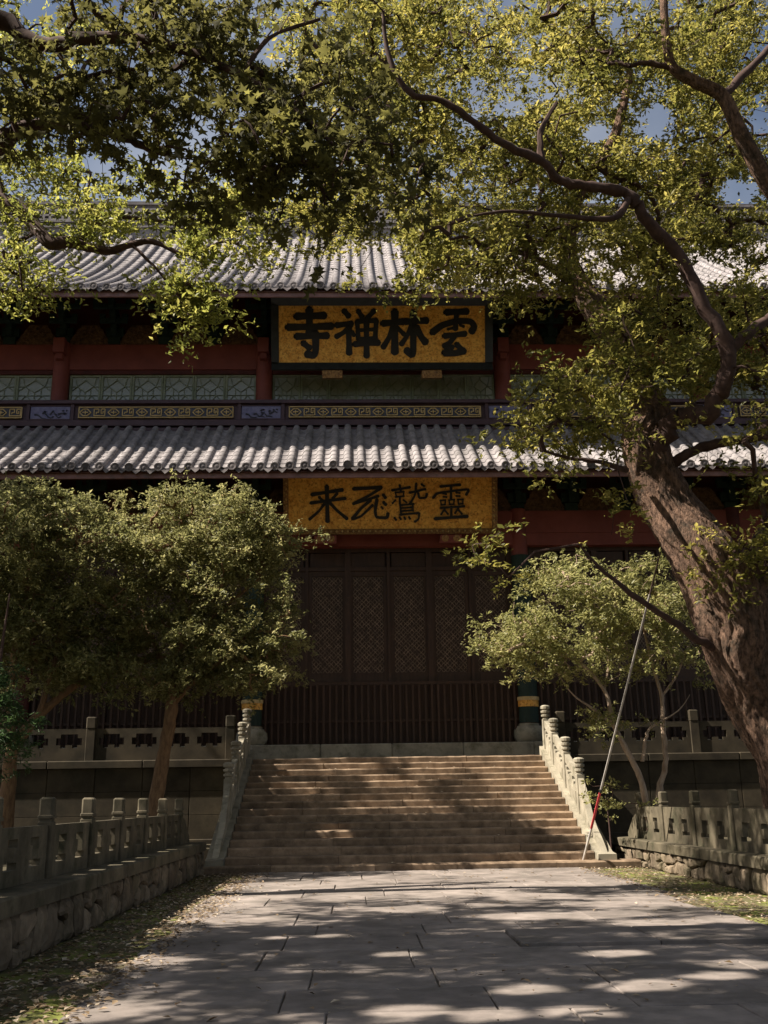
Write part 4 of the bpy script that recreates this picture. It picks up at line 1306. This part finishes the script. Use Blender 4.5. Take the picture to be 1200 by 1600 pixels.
def tree(name, label, base, limbs, blobs, leaf, leaf_size, per_spray, spray_r, bark, shape='blade', gaps=None, group=None, twig_r=0.006, flat=0.55, tint_shift=0.0, up=0.8, spread=0.7, droop=0.0, aspect=0.45, bumps=0.0, sides=10, clump=(6, 0.5), shaded_limb_bark=None):
    """limbs: list of [(point, radius)...]; blobs: ('v', px, py, rx, ry, Y0, Y1, n) or ('w', centre, radii, n) volumes filled with leafy sprays"""
    root = thing(name, label, 'tree', base, group)
    o = W(root)
    tr = MB()
    nodes = []
    for li, lb in enumerate(limbs):
        pts, rad = catmull([p for p, _ in lb], [q for _, q in lb])
        if li:
            pts = [p + (rng.normal(0, 0.16, 3) * q if 0 < k_ < len(pts) - 1 else 0) for k_, (p, q) in enumerate(zip(pts, rad))]
            rad = [q * rng.uniform(0.9, 1.12) for q in rad]
        if bumps and li in (0, 2):
            pts, rad = catmull([p for p, _ in lb], [q for _, q in lb], 16)
            n = 96
            base_i = len(tr.v)
            tr.tube(pts, rad, n)
            # furrowed, knobbly bark: ridges twisting up the trunk, swellings and knots
            ph = rng.uniform(0, 6.28, 8)
            knots = [(rng.uniform(0.1, 0.9) * len(pts), rng.uniform(0, 6.28), rng.uniform(0.10, 0.24)) for _k in range(16)]
            for i in range(len(pts)):
                for k in range(n):
                    a = 2 * math.pi * k / n
                    wv = a + 0.35 * math.sin(i * 0.05 + ph[0]) + 0.10 * math.sin(i * 0.31 + ph[5]) + i * 0.008
                    f = 1 + bumps * (0.42 * math.sin(3 * wv + ph[0]) + 0.30 * math.sin(5 * wv + ph[1] - i * 0.06) + 0.28 * math.sin(i * 0.17 + ph[3] + 2 * a))
                    rg = abs(math.sin(9 * wv + ph[2] + 0.8 * math.sin(i * 0.23 + 3 * a)))
                    rg2 = abs(math.sin(17 * wv + ph[4] + 1.1 * math.sin(i * 0.37 + 5 * a)))
                    f += bumps * (0.55 * rg ** 0.6 + 0.28 * rg2 ** 0.7 - 0.5)
                    for ki, ka, kh in knots:
                        da = abs((a - ka + math.pi) % (2 * math.pi) - math.pi)
                        dd = (da / 0.26) ** 2 + ((i - ki) / 4.0) ** 2
                        if dd < 6:
                            f += kh * (math.exp(-dd) - 0.55 * math.exp(-dd * 5))
                    f += rng.uniform(-.018, .018)
                    q = np.array(tr.v[base_i + i * n + k])
                    tr.v[base_i + i * n + k] = tuple(pts[i] + (q - pts[i]) * f)
        else:
            if li and shaded_limb_bark:
                MB().tube(pts, rad, sides if rad[0] > 0.06 else 6, 0.12).build('limb', shaded_limb_bark, root, True, o)  # limb shade is put into a darker bark than the trunk's
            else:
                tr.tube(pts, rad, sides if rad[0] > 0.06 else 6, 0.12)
        nodes += [p for p, q in zip(pts, rad) if q < 0.33]
    C = []
    kc, rc = clump
    for b in blobs:
        kc, rc = (20, 0.95) if b[0] == 'W' else clump
        # leafy sprays gather in clumps, leaving thinner air between them
        for _k in range(max(1, round(b[-1] / kc))):
            while True:
                u = rng.uniform(-1, 1, 3)
                if (u[0] ** 2 + u[1] ** 2 if b[0] == 'v' else u @ u) < 1:
                    break
            if b[0] == 'v':
                c = at(b[1] + u[0] * b[3], b[2] + u[1] * b[4], (b[5] + b[6]) / 2 + u[2] * (b[6] - b[5]) / 2)
            else:
                c = np.array(b[1]) + u * np.array(b[2])
            for _q in range(min(kc, b[-1])):
                C.append(c + rng.normal(0, rc * 0.55, 3) * np.array([1, 1, 0.6]))
    C = np.array(C)
    C = C[~in_gap(C, gaps)]
    C = C[~in_beam(C, 0.0)]
    # grow twigs: attach every spray to the nearest limb or already attached spray
    A = np.array(nodes)
    dist = np.full(len(C), 1e9)
    par = np.full(len(C), -1)
    pp = np.zeros((len(C), 3))
    for i in range(0, len(C), 400):
        dd = np.linalg.norm(C[i:i + 400, None] - A[None], axis=2)
        j = dd.argmin(1)
        dist[i:i + 400] = dd.min(1)
        pp[i:i + 400] = A[j]
    done = np.zeros(len(C), bool)
    order = []
    for _k in range(len(C)):
        i = int(np.where(done, 1e9, dist).argmin())
        done[i] = True
        order.append(i)
        dn = np.linalg.norm(C - C[i], axis=1) * 1.12
        m = (~done) & (dn < dist)
        dist[m] = dn[m]
        par[m] = i
        pp[m] = C[i]
    cnt = np.ones(len(C))
    for i in reversed(order):
        if par[i] >= 0:
            cnt[par[i]] += cnt[i]
    tw = MB()
    for i in order:
        a, b = pp[i], C[i]
        L = np.linalg.norm(b - a)
        mid = (a + b) / 2 + rng.normal(0, 0.10 * L, 3) + np.array([0, 0, 0.05 * L])
        r1 = twig_r * math.sqrt(cnt[i]) * 0.9
        tw.tube([a, mid, b], [min(r1 * 1.15, twig_r * 7), min(r1, twig_r * 6.5), min(r1 * 0.85, twig_r * 6)], 3 if cnt[i] < 6 else 5)
    tr.build('trunk', bark, root, True, o)
    TWB = shaded_limb_bark or bark
    tw.build('twigs', shaded_limb_bark or bark, root, True, o)['kind'] = 'stuff'
    # leaves
    n = len(C)
    m = per_spray
    # every spray is a tuft of short twiglets with leaves set along them
    q = max(3, m // 9)
    td = rng.normal(0, 1, (n, q, 3))
    td[:, :, 2] = td[:, :, 2] * flat + 0.15
    td /= np.linalg.norm(td, axis=2, keepdims=True) + 1e-9
    tl = spray_r * rng.uniform(0.7, 1.35, (n, q, 1))
    pick = rng.integers(0, q, (n, m))
    ii = np.arange(n)[:, None]
    ax_ = td[ii, pick]
    t_ = rng.uniform(0.12, 1.0, (n, m, 1)) ** 0.75
    off = ax_ * tl[ii, pick] * t_ + rng.normal(0, leaf_size * 0.33, (n, m, 3))
    off[:, :, 2] -= 0.22 * spray_r * t_[:, :, 0] ** 2
    AXS = ax_.reshape(-1, 3)
    P = (C[:, None] + off).reshape(-1, 3)
    keep = ~in_gap(P, [(a, b, c * 0.8, d * 0.8) for a, b, c, d in (gaps or [])])
    keep &= ~in_beam(P, 0.04)
    tint = np.clip(np.repeat(rng.normal(0.42 + tint_shift, 0.17, n), m) + rng.normal(0, 0.16, n * m), 0, 1)
    P, tint, AXS = P[keep], tint[keep], AXS[keep]
    V, T, k = leaf_arrays(P, leaf_size, shape, up, spread, droop, aspect, AXS)
    me = tri_mesh('crown', V, T, leaf, np.repeat(tint, k))
    link('crown', me, root, o)
    return root


def px(*rows):
    return [(at(a, b, Y), r_) for a, b, Y, r_ in rows]


# great camphor beside the pavement
tree('camphor_tree', 'huge leaning camphor tree with gnarled trunk behind the sun-flecked stone balustrade', (9.3, 16.6, 0.3), [
    [(np.array([9.35, 16.9, 0.15]), 1.0)] + px((1284, 1300, 16.7, .66), (1234, 1172, 16.5, .54), (1190, 1098, 16.5, .50), (1160, 1035, 16.3, .48), (1143, 955, 16.1, .57), (1100, 868, 16.1, .56), (1050, 800, 16.2, .43), (1020, 742, 16.2, .41), (1008, 692, 16.1, .40), (1016, 650, 16.2, .34), (990, 600, 16.5, .31), (957, 525, 17, .26), (908, 452, 17.4, .22), (886, 392, 17.8, .17), (905, 300, 18, .13), (960, 215, 18, .10), (985, 110, 18, .07)),
    px((1022, 715, 16.0, .19), (1042, 672, 15.7, .17), (1076, 646, 15.4, .155), (1106, 648, 15.0, .145), (1124, 612, 14.8, .135), (1139, 545, 14.6, .13), (1096, 470, 14.5, .12), (1062, 402, 14.4, .11), (1005, 338, 14.2, .10), (984, 306, 14.1, .09), (925, 292, 14.0, .082), (876, 283, 13.9, .076), (846, 252, 13.7, .07), (782, 222, 13.5, .064), (738, 188, 13.3, .056), (690, 157, 13.2, .048), (640, 145, 13.1, .05), (608, 90, 13.0, .04), (598, 20, 12.9, .025)),
    px((1120, 960, 16.4, .40), (1175, 900, 16.6, .36), (1240, 800, 16.8, .33), (1290, 640, 16.6, .30), (1285, 450, 16.2, .22), (1240, 345, 15.8, .17), (1198, 285, 15.5, .15), (1160, 215, 15.3, .135), (1128, 150, 15.2, .12), (1085, 128, 15.1, .10), (1050, 104, 15.0, .085), (1040, 50, 14.9, .07), (1036, -20, 14.8, .06), (1030, -120, 14.7, .04)),
    px((1052, 106, 15.0, .06), (1010, 98, 15.0, .05), (985, 103, 15.0, .035)),
    px((1128, 152, 15.2, .08), (1170, 110, 15.4, .07), (1215, 60, 15.6, .05)),
    px((846, 252, 13.7, .06), (845, 205, 13.7, .045), (870, 160, 13.8, .03)),
    px((1030, 735, 16.15, .12), (1062, 718, 15.9, .09), (1095, 700, 15.7, .08), (1140, 690, 15.4, .07), (1215, 684, 15.0, .06)),
    px((1125, 1015, 16.2, .08), (1092, 1000, 15.9, .065), (1050, 970, 15.6, .055), (998, 936, 15.2, .045), (936, 886, 14.8, .028), (905, 850, 14.6, .015)),
    px((980, 735, 15.8, .05), (940, 722, 15.3, .04), (890, 716, 15.0, .028), (850, 705, 14.7, .02)),
    px((1139, 545, 14.6, .1), (1170, 520, 14.6, .09), (1235, 470, 14.8, .07)),
    px((984, 306, 14.1, .07), (960, 340, 13.9, .05), (880, 338, 13.6, .035), (800, 330, 13.4, .025), (735, 338, 13.2, .015)),
    px((908, 452, 17.4, .1), (830, 400, 17.2, .07), (760, 385, 17.0, .05), (690, 375, 16.8, .03)),
], [
    ('v', 800, 120, 330, 210, 14.4, 23, 480), ('v', 1050, 110, 230, 210, 15.6, 23, 330), ('v', 700, 315, 210, 115, 14.0, 22, 230), ('v', 900, 330, 230, 140, 14.8, 22, 330),
    ('v', 685, 405, 90, 52, 13, 16.5, 100), ('v', 1080, 470, 170, 130, 15.2, 21, 200), ('v', 545, 300, 75, 75, 13, 16, 80), ('v', 780, 410, 110, 50, 14, 17, 70),
    ('v', 880, 645, 92, 72, 14.2, 16.4, 150), ('v', 1000, 570, 110, 60, 14.5, 17, 90), ('v', 1175, 560, 70, 110, 14, 17, 60), ('v', 1185, 830, 45, 80, 14.5, 16, 40), ('v', 805, 820, 60, 55, 14, 15.5, 6), ('v', 900, 790, 100, 50, 14.2, 15.5, 6),
    ('v', 1150, 900, 60, 60, 15.2, 15.7, 14), ('v', 1130, 200, 110, 180, 16, 23, 170), ('v', 1100, 380, 140, 80, 17, 22, 120), ('v', 980, 60, 200, 90, 16, 22, 130), ('v', 760, 70, 90, 80, 16, 22, 60), ('v', 1080, 230, 90, 60, 17, 23, 50), ('v', 1170, 120, 60, 100, 17, 23, 50), ('v', 690, 130, 60, 60, 16, 21, 26), ('v', 560, 60, 130, 90, 14, 17.5, 140), ('v', 600, 190, 110, 90, 14, 20, 80),
    ('w', (9.5, 17, 19.5), (6.0, 5, 2.6), 200), ('w', (14, 17, 14), (5, 5, 4.5), 260), ('w', (6, 6.5, 16.0), (8.0, 5.5, 2.2), 900),  # unseen crown volumes, the overhead one added to cut sky light
], 'camphor_leaf', 0.105, 62, 0.40, 'bark', clump=(6, 0.62), shaded_limb_bark='bark_dark', gaps=[(1030, 190, 34, 30), (1185, 190, 22, 34), (1110, 420, 40, 26), (612, 408, 22, 40), (895, 545, 26, 34), (1150, 300, 24, 28), (930, 210, 22, 26), (740, 565, 60, 110), (560, 535, 150, 62), (700, 540, 80, 50)], twig_r=0.007, bumps=0.16, tint_shift=0.08)

# sweetgum overhead, trunk out of view beside the shaded wall
tree('sweetgum_tree', 'dark sweetgum boughs with lobed leaves hanging over the pavement', (-8.6, 9.6, 0.35), [
    [(np.array([-8.6, 9.6, 0.2]), .45), (np.array([-8.3, 9.6, 4.0]), .38), (np.array([-7.6, 9.7, 7.2]), .32), (np.array([-6.6, 9.8, 9.4]), .24), (np.array([-5.6, 9.9, 11.2]), .16), (np.array([-4.6, 9.9, 13.0]), .08)],
    [(np.array([-7.6, 9.7, 7.2]), .2), (np.array([-6.0, 9.8, 7.9]), .16)] + px((-30, 240, 10, .12), (30, 205, 10, .10), (75, 190, 10, .09), (105, 178, 10, .08), (160, 200, 10, .06), (215, 225, 10, .045), (270, 245, 10.1, .03)),
    px((75, 190, 10, .07), (95, 150, 10.2, .06), (150, 120, 10.3, .05), (210, 110, 10.4, .035)),
    [(np.array([-6.6, 9.8, 9.4]), .16)] + px((-40, 30, 10, .12), (60, 70, 10, .09), (140, 60, 9.8, .07), (260, 70, 9.6, .055), (380, 120, 9.5, .045), (470, 180, 9.4, .03), (545, 250, 9.3, .018)),
    px((380, 120, 9.5, .03), (420, 60, 9.6, .025), (500, 30, 9.7, .02)),
], [
    ('v', 170, 90, 200, 130, 9, 11.5, 124), ('v', 300, 180, 190, 105, 9, 11, 112), ('v', 470, 185, 120, 95, 9, 10.4, 70), ('v', 60, 180, 90, 90, 9.2, 10.8, 40), ('v', 340, 280, 110, 40, 9.0, 10.0, 28), ('v', 470, 270, 75, 60, 9.0, 9.8, 36), ('v', 560, 240, 50, 60, 9.0, 9.8, 22),
    ('v', 300, 40, 200, 60, 9, 11, 80), ('v', 495, 385, 35, 32, 9.0, 9.4, 4), ('v', 590, 320, 22, 40, 9.0, 9.5, 6),
    ('W', (-8.0, 9.2, 10.8), (3.2, 3.9, 3.0), 1700), ('W', (-6.6, 6.0, 10.5), (3.6, 2.8, 2.4), 1000), ('W', (-9.0, 12.6, 11), (2.4, 1.2, 2.5), 90), ('W', (-3.0, 5.0, 12.8), (5.0, 3.5, 1.8), 520), ('W', (-9.5, 9, 7.5), (2.2, 4, 2.5), 300),  # unseen dense crown volumes added to shade the paving and block sky
], 'sweetgum_leaf', 0.135, 22, 0.34, 'bark_dark', shape='star', clump=(4, 0.42), gaps=[(430, 75, 40, 40), (215, 235, 26, 24), (110, 262, 60, 22), (260, 262, 30, 16)], twig_r=0.006, flat=0.8, up=0.55, spread=0.8)

# camphor bough with yellow-green leaves over the shaded wall
tree('yellowing_tree', 'slender tree whose yellow-green bough hangs before the roof', (-10.5, 15.5, 0.35), [
    [(np.array([-10.5, 15.5, 0.2]), .36), (np.array([-10.3, 15.4, 5]), .3), (np.array([-9.6, 15.3, 9.0]), .25), (np.array([-8.2, 15.2, 11.6]), .17)] + px((-60, 300, 15, .14), (8, 316, 14.9, .13), (40, 334, 14.8, .12), (62, 362, 14.7, .115), (80, 380, 14.6, .11), (105, 378, 14.6, .10), (130, 384, 14.6, .085), (170, 392, 14.6, .065), (205, 382, 14.6, .055), (240, 378, 14.6, .045), (290, 398, 14.5, .03), (330, 385, 14.4, .02)),
    px((120, 378, 14.6, .06), (150, 352, 14.7, .05), (180, 340, 14.8, .04), (225, 342, 15, .03), (280, 350, 15.2, .02)),
    px((125, 372, 14.6, .035), (135, 320, 14.8, .03), (142, 270, 14.9, .02)),
    px((205, 382, 14.6, .03), (240, 415, 14.5, .022), (285, 470, 14.4, .014)),
    [(np.array([-9.6, 15.3, 9.0]), .2), (np.array([-9.9, 15.8, 12]), .15), (np.array([-10.5, 16, 14.5]), .09)],
    px((8, 316, 14.9, .07), (-5, 250, 15, .05), (40, 190, 15.2, .04), (120, 130, 15.4, .03)),
], [
    ('v', 30, 400, 60, 70, 14, 15.4, 80), ('v', 130, 345, 110, 40, 14.2, 15.6, 46), ('v', 300, 350, 110, 50, 14.2, 15.6, 66), ('v', 290, 430, 60, 40, 14.2, 15, 30), ('v', 300, 488, 42, 28, 14.2, 14.8, 26), ('v', 190, 290, 180, 40, 14.5, 16.5, 40), ('v', 50, 240, 80, 60, 14.5, 16.5, 60), ('v', 380, 330, 70, 50, 14.2, 15.6, 30), ('v', 425, 405, 40, 14, 14.2, 15, 6),
    ('v', 40, 60, 120, 80, 15, 17.5, 110), ('v', 430, 70, 60, 60, 15, 17, 14),
    ('w', (-11.5, 15.0, 13.5), (2.2, 2.4, 2.0), 60),
], 'yellow_leaf', 0.10, 46, 0.36, 'bark_dark', clump=(4, 0.4), gaps=[(160, 262, 26, 16), (250, 400, 30, 22), (430, 75, 30, 30)], twig_r=0.006)

# rounded evergreen trees before the terrace
tree('osmanthus_tree', 'rounded small-leaved tree with straight brown trunk, sunlit on the side toward the gate', tuple(at(243, 1290, 22.0)), [
    px((236, 1345, 22, .17), (243, 1262, 22, .155), (256, 1180, 22, .14), (268, 1110, 22, .13), (272, 1060, 22, .12), (285, 1000, 22, .10), (310, 930, 22, .08), (340, 860, 22, .05)),
    px((272, 1100, 22, .06), (300, 1068, 21.8, .05), (335, 1040, 21.6, .04), (390, 990, 21.5, .03)),
    px((271, 1060, 22, .07), (245, 1010, 22.1, .05), (225, 960, 22.2, .04), (215, 900, 22.3, .025)),
    px((285, 1000, 22, .05), (350, 950, 21.8, .04), (410, 900, 21.7, .03)),
], [
    ('v', 325, 930, 125, 125, 21.0, 23.2, 250), ('v', 375, 860, 68, 66, 21.0, 22.6, 100), ('v', 300, 830, 85, 55, 21.2, 22.8, 90), ('v', 250, 900, 60, 90, 21.2, 22.8, 80), ('v', 375, 1010, 75, 60, 21, 22.6, 80), ('v', 408, 850, 30, 48, 21.2, 22.2, 24), ('v', 260, 1020, 70, 50, 21.2, 22.8, 60), ('v', 350, 790, 50, 22, 21.4, 22.4, 20), ('v', 330, 1070, 90, 30, 21, 22.2, 40), ('v', 420, 1060, 40, 30, 21, 22, 14), ('v', 225, 1060, 50, 30, 21, 22, 14),
], 'osmanthus_leaf', 0.098, 80, 0.34, 'bark_brown', clump=(5, 0.44), twig_r=0.006, flat=0.7, aspect=0.40)
tree('osmanthus_tree', 'rounded small-leaved tree with forked leaning stem, shaded and hugging the garden side', tuple(at(5, 1300, 21.2)), [
    px((0, 1370, 21, .17), (8, 1290, 21, .15), (14, 1220, 21, .14), (20, 1170, 21, .13), (50, 1130, 21.2, .11), (80, 1100, 21.4, .09), (120, 1070, 21.6, .07), (160, 1055, 21.8, .05), (200, 1048, 22, .03)),
    px((60, 1120, 21.2, .06), (75, 1070, 21.3, .05), (90, 1010, 21.5, .04), (100, 930, 21.7, .03)),
    px((20, 1170, 21, .1), (15, 1080, 21, .08), (30, 980, 21.2, .06), (50, 880, 21.4, .03)),
], [
    ('v', 100, 930, 120, 120, 20.6, 22.8, 300), ('v', 30, 870, 80, 100, 20.4, 22.4, 150), ('v', 90, 1030, 130, 50, 20.6, 22.4, 100), ('v', 160, 830, 70, 50, 21.2, 22.8, 60), ('v', 80, 810, 70, 50, 21, 22.6, 60), ('v', 190, 1000, 50, 60, 21.2, 22.4, 46), ('v', 15, 790, 30, 30, 20.8, 22, 20), ('v', 120, 1065, 90, 28, 20.8, 22, 30),
    ('w', (-8.6, 21.5, 6.0), (1.8, 1.4, 2.0), 110),
], 'osmanthus_leaf', 0.098, 80, 0.34, 'bark_brown', clump=(5, 0.44), twig_r=0.006, flat=0.7, aspect=0.40, tint_shift=-0.05)
# small tree with several pale stems behind the other balustrade
tree('small_tree', 'small airy tree with thin pale stems beside the leaning pole', tuple(at(1020, 1275, 21.8)), [
    px((1016, 1310, 21.8, .075), (1010, 1262, 21.8, .07), (1000, 1215, 21.8, .065), (978, 1170, 21.8, .06), (958, 1130, 21.8, .05), (945, 1080, 21.8, .045), (905, 1035, 21.8, .035), (860, 1020, 21.8, .02)),
    px((1034, 1310, 22.0, .075), (1029, 1245, 22, .07), (1040, 1195, 22, .065), (1036, 1140, 22, .055), (1034, 1090, 22, .045), (1020, 1040, 22, .035), (1000, 960, 22, .02)),
    px((1004, 1190, 21.8, .04), (1010, 1150, 21.8, .035), (1020, 1135, 21.8, .026), (1060, 1110, 21.9, .014), (1078, 1085, 22.0, .006)),
    px((958, 1130, 21.8, .035), (930, 1110, 21.7, .028), (895, 1085, 21.6, .016), (870, 1050, 21.6, .006)),
    px((945, 1080, 21.8, .03), (950, 1020, 21.9, .025), (930, 950, 22, .018)),
    px((1034, 1090, 22, .03), (1060, 1050, 22, .025), (1075, 1010, 22, .016)),
], [
    ('v', 930, 960, 120, 70, 21, 23, 210), ('v', 830, 1005, 72, 40, 21.2, 22.6, 75), ('v', 1010, 930, 75, 55, 21.2, 22.8, 90), ('v', 865, 905, 55, 30, 21.4, 22.6, 36), ('v', 1050, 1030, 50, 50, 21.4, 22.6, 50), ('v', 930, 1040, 90, 40, 21.2, 22.4, 46), ('v', 915, 1125, 65, 16, 21.4, 22.0, 16), ('v', 1010, 885, 40, 20, 21.6, 22.6, 20), ('v', 775, 1000, 20, 24, 21.4, 22.2, 12),
], 'small_leaf', 0.10, 50, 0.33, 'bark_pale', clump=(4, 0.38), twig_r=0.006, flat=0.6, aspect=0.40, gaps=[(1000, 1000, 22, 18), (905, 1075, 30, 12)])
# sprays of a dark conifer at the garden edge
tree('young_conifer', 'feathery dark green young conifer at the edge of the garden', (-6.45, 18.4, 0.35), [
    [(np.array([-6.5, 18.4, 0.3]), .06), (np.array([-6.5, 18.4, 2.2]), .05), (np.array([-6.45, 18.4, 4.2]), .03), (np.array([-6.4, 18.4, 5.2]), .015)],
], [
    ('v', -5, 1120, 36, 55, 17.9, 18.8, 34), ('v', -10, 1050, 26, 50, 17.9, 18.8, 26), ('w', (-6.7, 18.4, 2.6), (0.8, 0.8, 0.7), 26),
], 'fern_leaf', 0.11, 80, 0.24, 'bark_dark', flat=0.35, aspect=0.16)
# shrub at the foot of the stairs
tree('low_shrub', 'little leafy shrub at the foot of the sunlit stair balustrade', tuple(at(948, 1300, 21.9)), [
    px((955, 1325, 21.9, .02), (952, 1290, 21.9, .016), (948, 1255, 21.9, .01)),
], [('v', 952, 1246, 22, 12, 21.7, 22.1, 12), ('v', 945, 1268, 18, 10, 21.8, 22.1, 5)], 'small_leaf', 0.10, 22, 0.16, 'bark_dark')

# unseen trees added outside the frame to shade the court and dim sky light
shade = [('spreading tree added for shade beyond the garden, crown over the shaded wall', (-13.5, 20.2, 0.3), 10.0, (3.0, 3.8, 4.4), 430),
         ('tree added for shade by the path entrance, crown over the shaded wall', (-9.5, 1.5, 0.3), 10.5, (4.6, 4.6, 3.4), 340),
         ('broad tree added for shade on the camphor side of the path entrance', (9.5, 1.0, 0.3), 11.0, (6.0, 6.0, 4.4), 340),
         ('tree added for shade standing behind the visitor on the path axis', (-1.0, -9.0, 0.0), 10.0, (7.5, 5.0, 5.0), 380),
         ('very tall tree added for shade beyond the garden, thin high crown level with the ridge', (-16.0, 23.5, 0.3), 18.5, (3.2, 2.2, 3.0), 150),
         ('low-branched tree added for shade far beyond the shaded wall', (-19.0, 12.0, 0.3), 8.0, (4.5, 7.0, 6.0), 340),
         ('low-branched tree added for shade far beyond the camphor', (19.0, 12.0, 0.3), 8.0, (4.5, 8.0, 7.0), 360)]
for lb, bs, hz, rd, n in shade:
    b = np.array(bs, float)
    lm = [[(b, .42), (b + [0.1, 0.1, hz * 0.4], .32), (b + [0.3, 0, hz * 0.75], .22), (b + [0.2, 0.1, hz], .1)]]
    for k in range(5):
        a = k * 1.257 + 0.4
        e = np.array([math.cos(a) * rd[0] * 0.7, math.sin(a) * rd[1] * 0.7, 0])
        lm.append([(b + [0.2, 0, hz * 0.62], .16), (b + e * 0.45 + [0, 0, hz * 0.85], .11), (b + e + [0, 0, hz * 1.02], .05)])
    tree('added_shade_tree', lb, bs, lm, [('w', tuple(b + [0, 0, hz + rd[2] * 0.25]), rd, n)], 'camphor_leaf', 0.17, 42, 0.55, 'bark_dark', twig_r=0.009)

# ------------------------------------------------------------------ leaning pole
a, b = np.array([4.74, 21.62, 0.145]), at(1032, 862, 16.75)
pl = thing('leaning_pole', 'long thin grey and red pole leaning from the lowest step toward the camphor', 'pole', tuple(a))
o = W(pl)
L = lambda t: a + (b - a) * t
MB().tube([L(0), L(0.12)], [0.024, 0.024], 8).build('pole_foot', 'pole', pl, True, o)
MB().tube([L(0.12), L(0.25)], [0.0255, 0.0255], 8).build('red_section', 'pole_red', pl, True, o)
MB().tube([L(0.25), L(0.26)], [0.029, 0.029], 8).build('joint_collar', 'ink', pl, True, o)
MB().tube([L(0.26), L(0.88)], [0.021, 0.019], 8).build('upper_section', 'pole', pl, True, o)
MB().tube([L(0.88), L(1.0)], [0.015, 0.013], 8).build('tip_section', 'bark_dark', pl, True, o)

# ------------------------------------------------------------------ fallen leaves
n = 9000
t = rng.random(n)
side = rng.random(n)
xs = np.where(side < 0.50, rng.uniform(-3.05, -1.9, n) + rng.exponential(0.10, n), np.where(side < 0.82, rng.uniform(4.5, 5.85, n) - rng.exponential(0.10, n), rng.uniform(-1.9, 4.5, n)))
ys = 5.5 + 15.6 * rng.random(n) ** 1.1
keep = (side < 0.82) | (rng.random(n) < 0.22)
xs, ys = xs[keep], ys[keep]
on = (xs > -1.95) & (xs < 4.5)
P = np.stack([xs, ys, np.where(on, 0.045, 0.042)], 1)
V, T, k = leaf_arrays(P, 0.062, 'blade', up=2.2, spread=0.35, aspect=0.6)
tint = np.clip(rng.normal(0.5, 0.3, len(P)), 0, 1)
fl = link('fallen_leaves', tri_mesh('fallen_leaves', V, T, 'dead_leaf', np.repeat(tint, k)))
fl['kind'] = 'stuff'
tag(fl, 'dry fallen leaves littering the mossy verges and pavement', 'leaves')
# dry leaves caught on the steps
n = 260
ks = rng.integers(0, NST - 1, n)
P = np.stack([rng.uniform(SX0, SX1, n), YS + TREAD * (ks + rng.uniform(0.1, 0.95, n)), RIS * (ks + 1) + 0.012], 1)
V, T, k = leaf_arrays(P, 0.07, 'blade', up=2.2, spread=0.35, aspect=0.6)
fl = link('fallen_leaves_on_steps', tri_mesh('fallen_leaves_on_steps', V, T, 'dead_leaf', np.repeat(rng.random(n), k)))
fl['kind'] = 'stuff'
tag(fl, 'dry fallen leaves scattered on the stair treads', 'leaves')
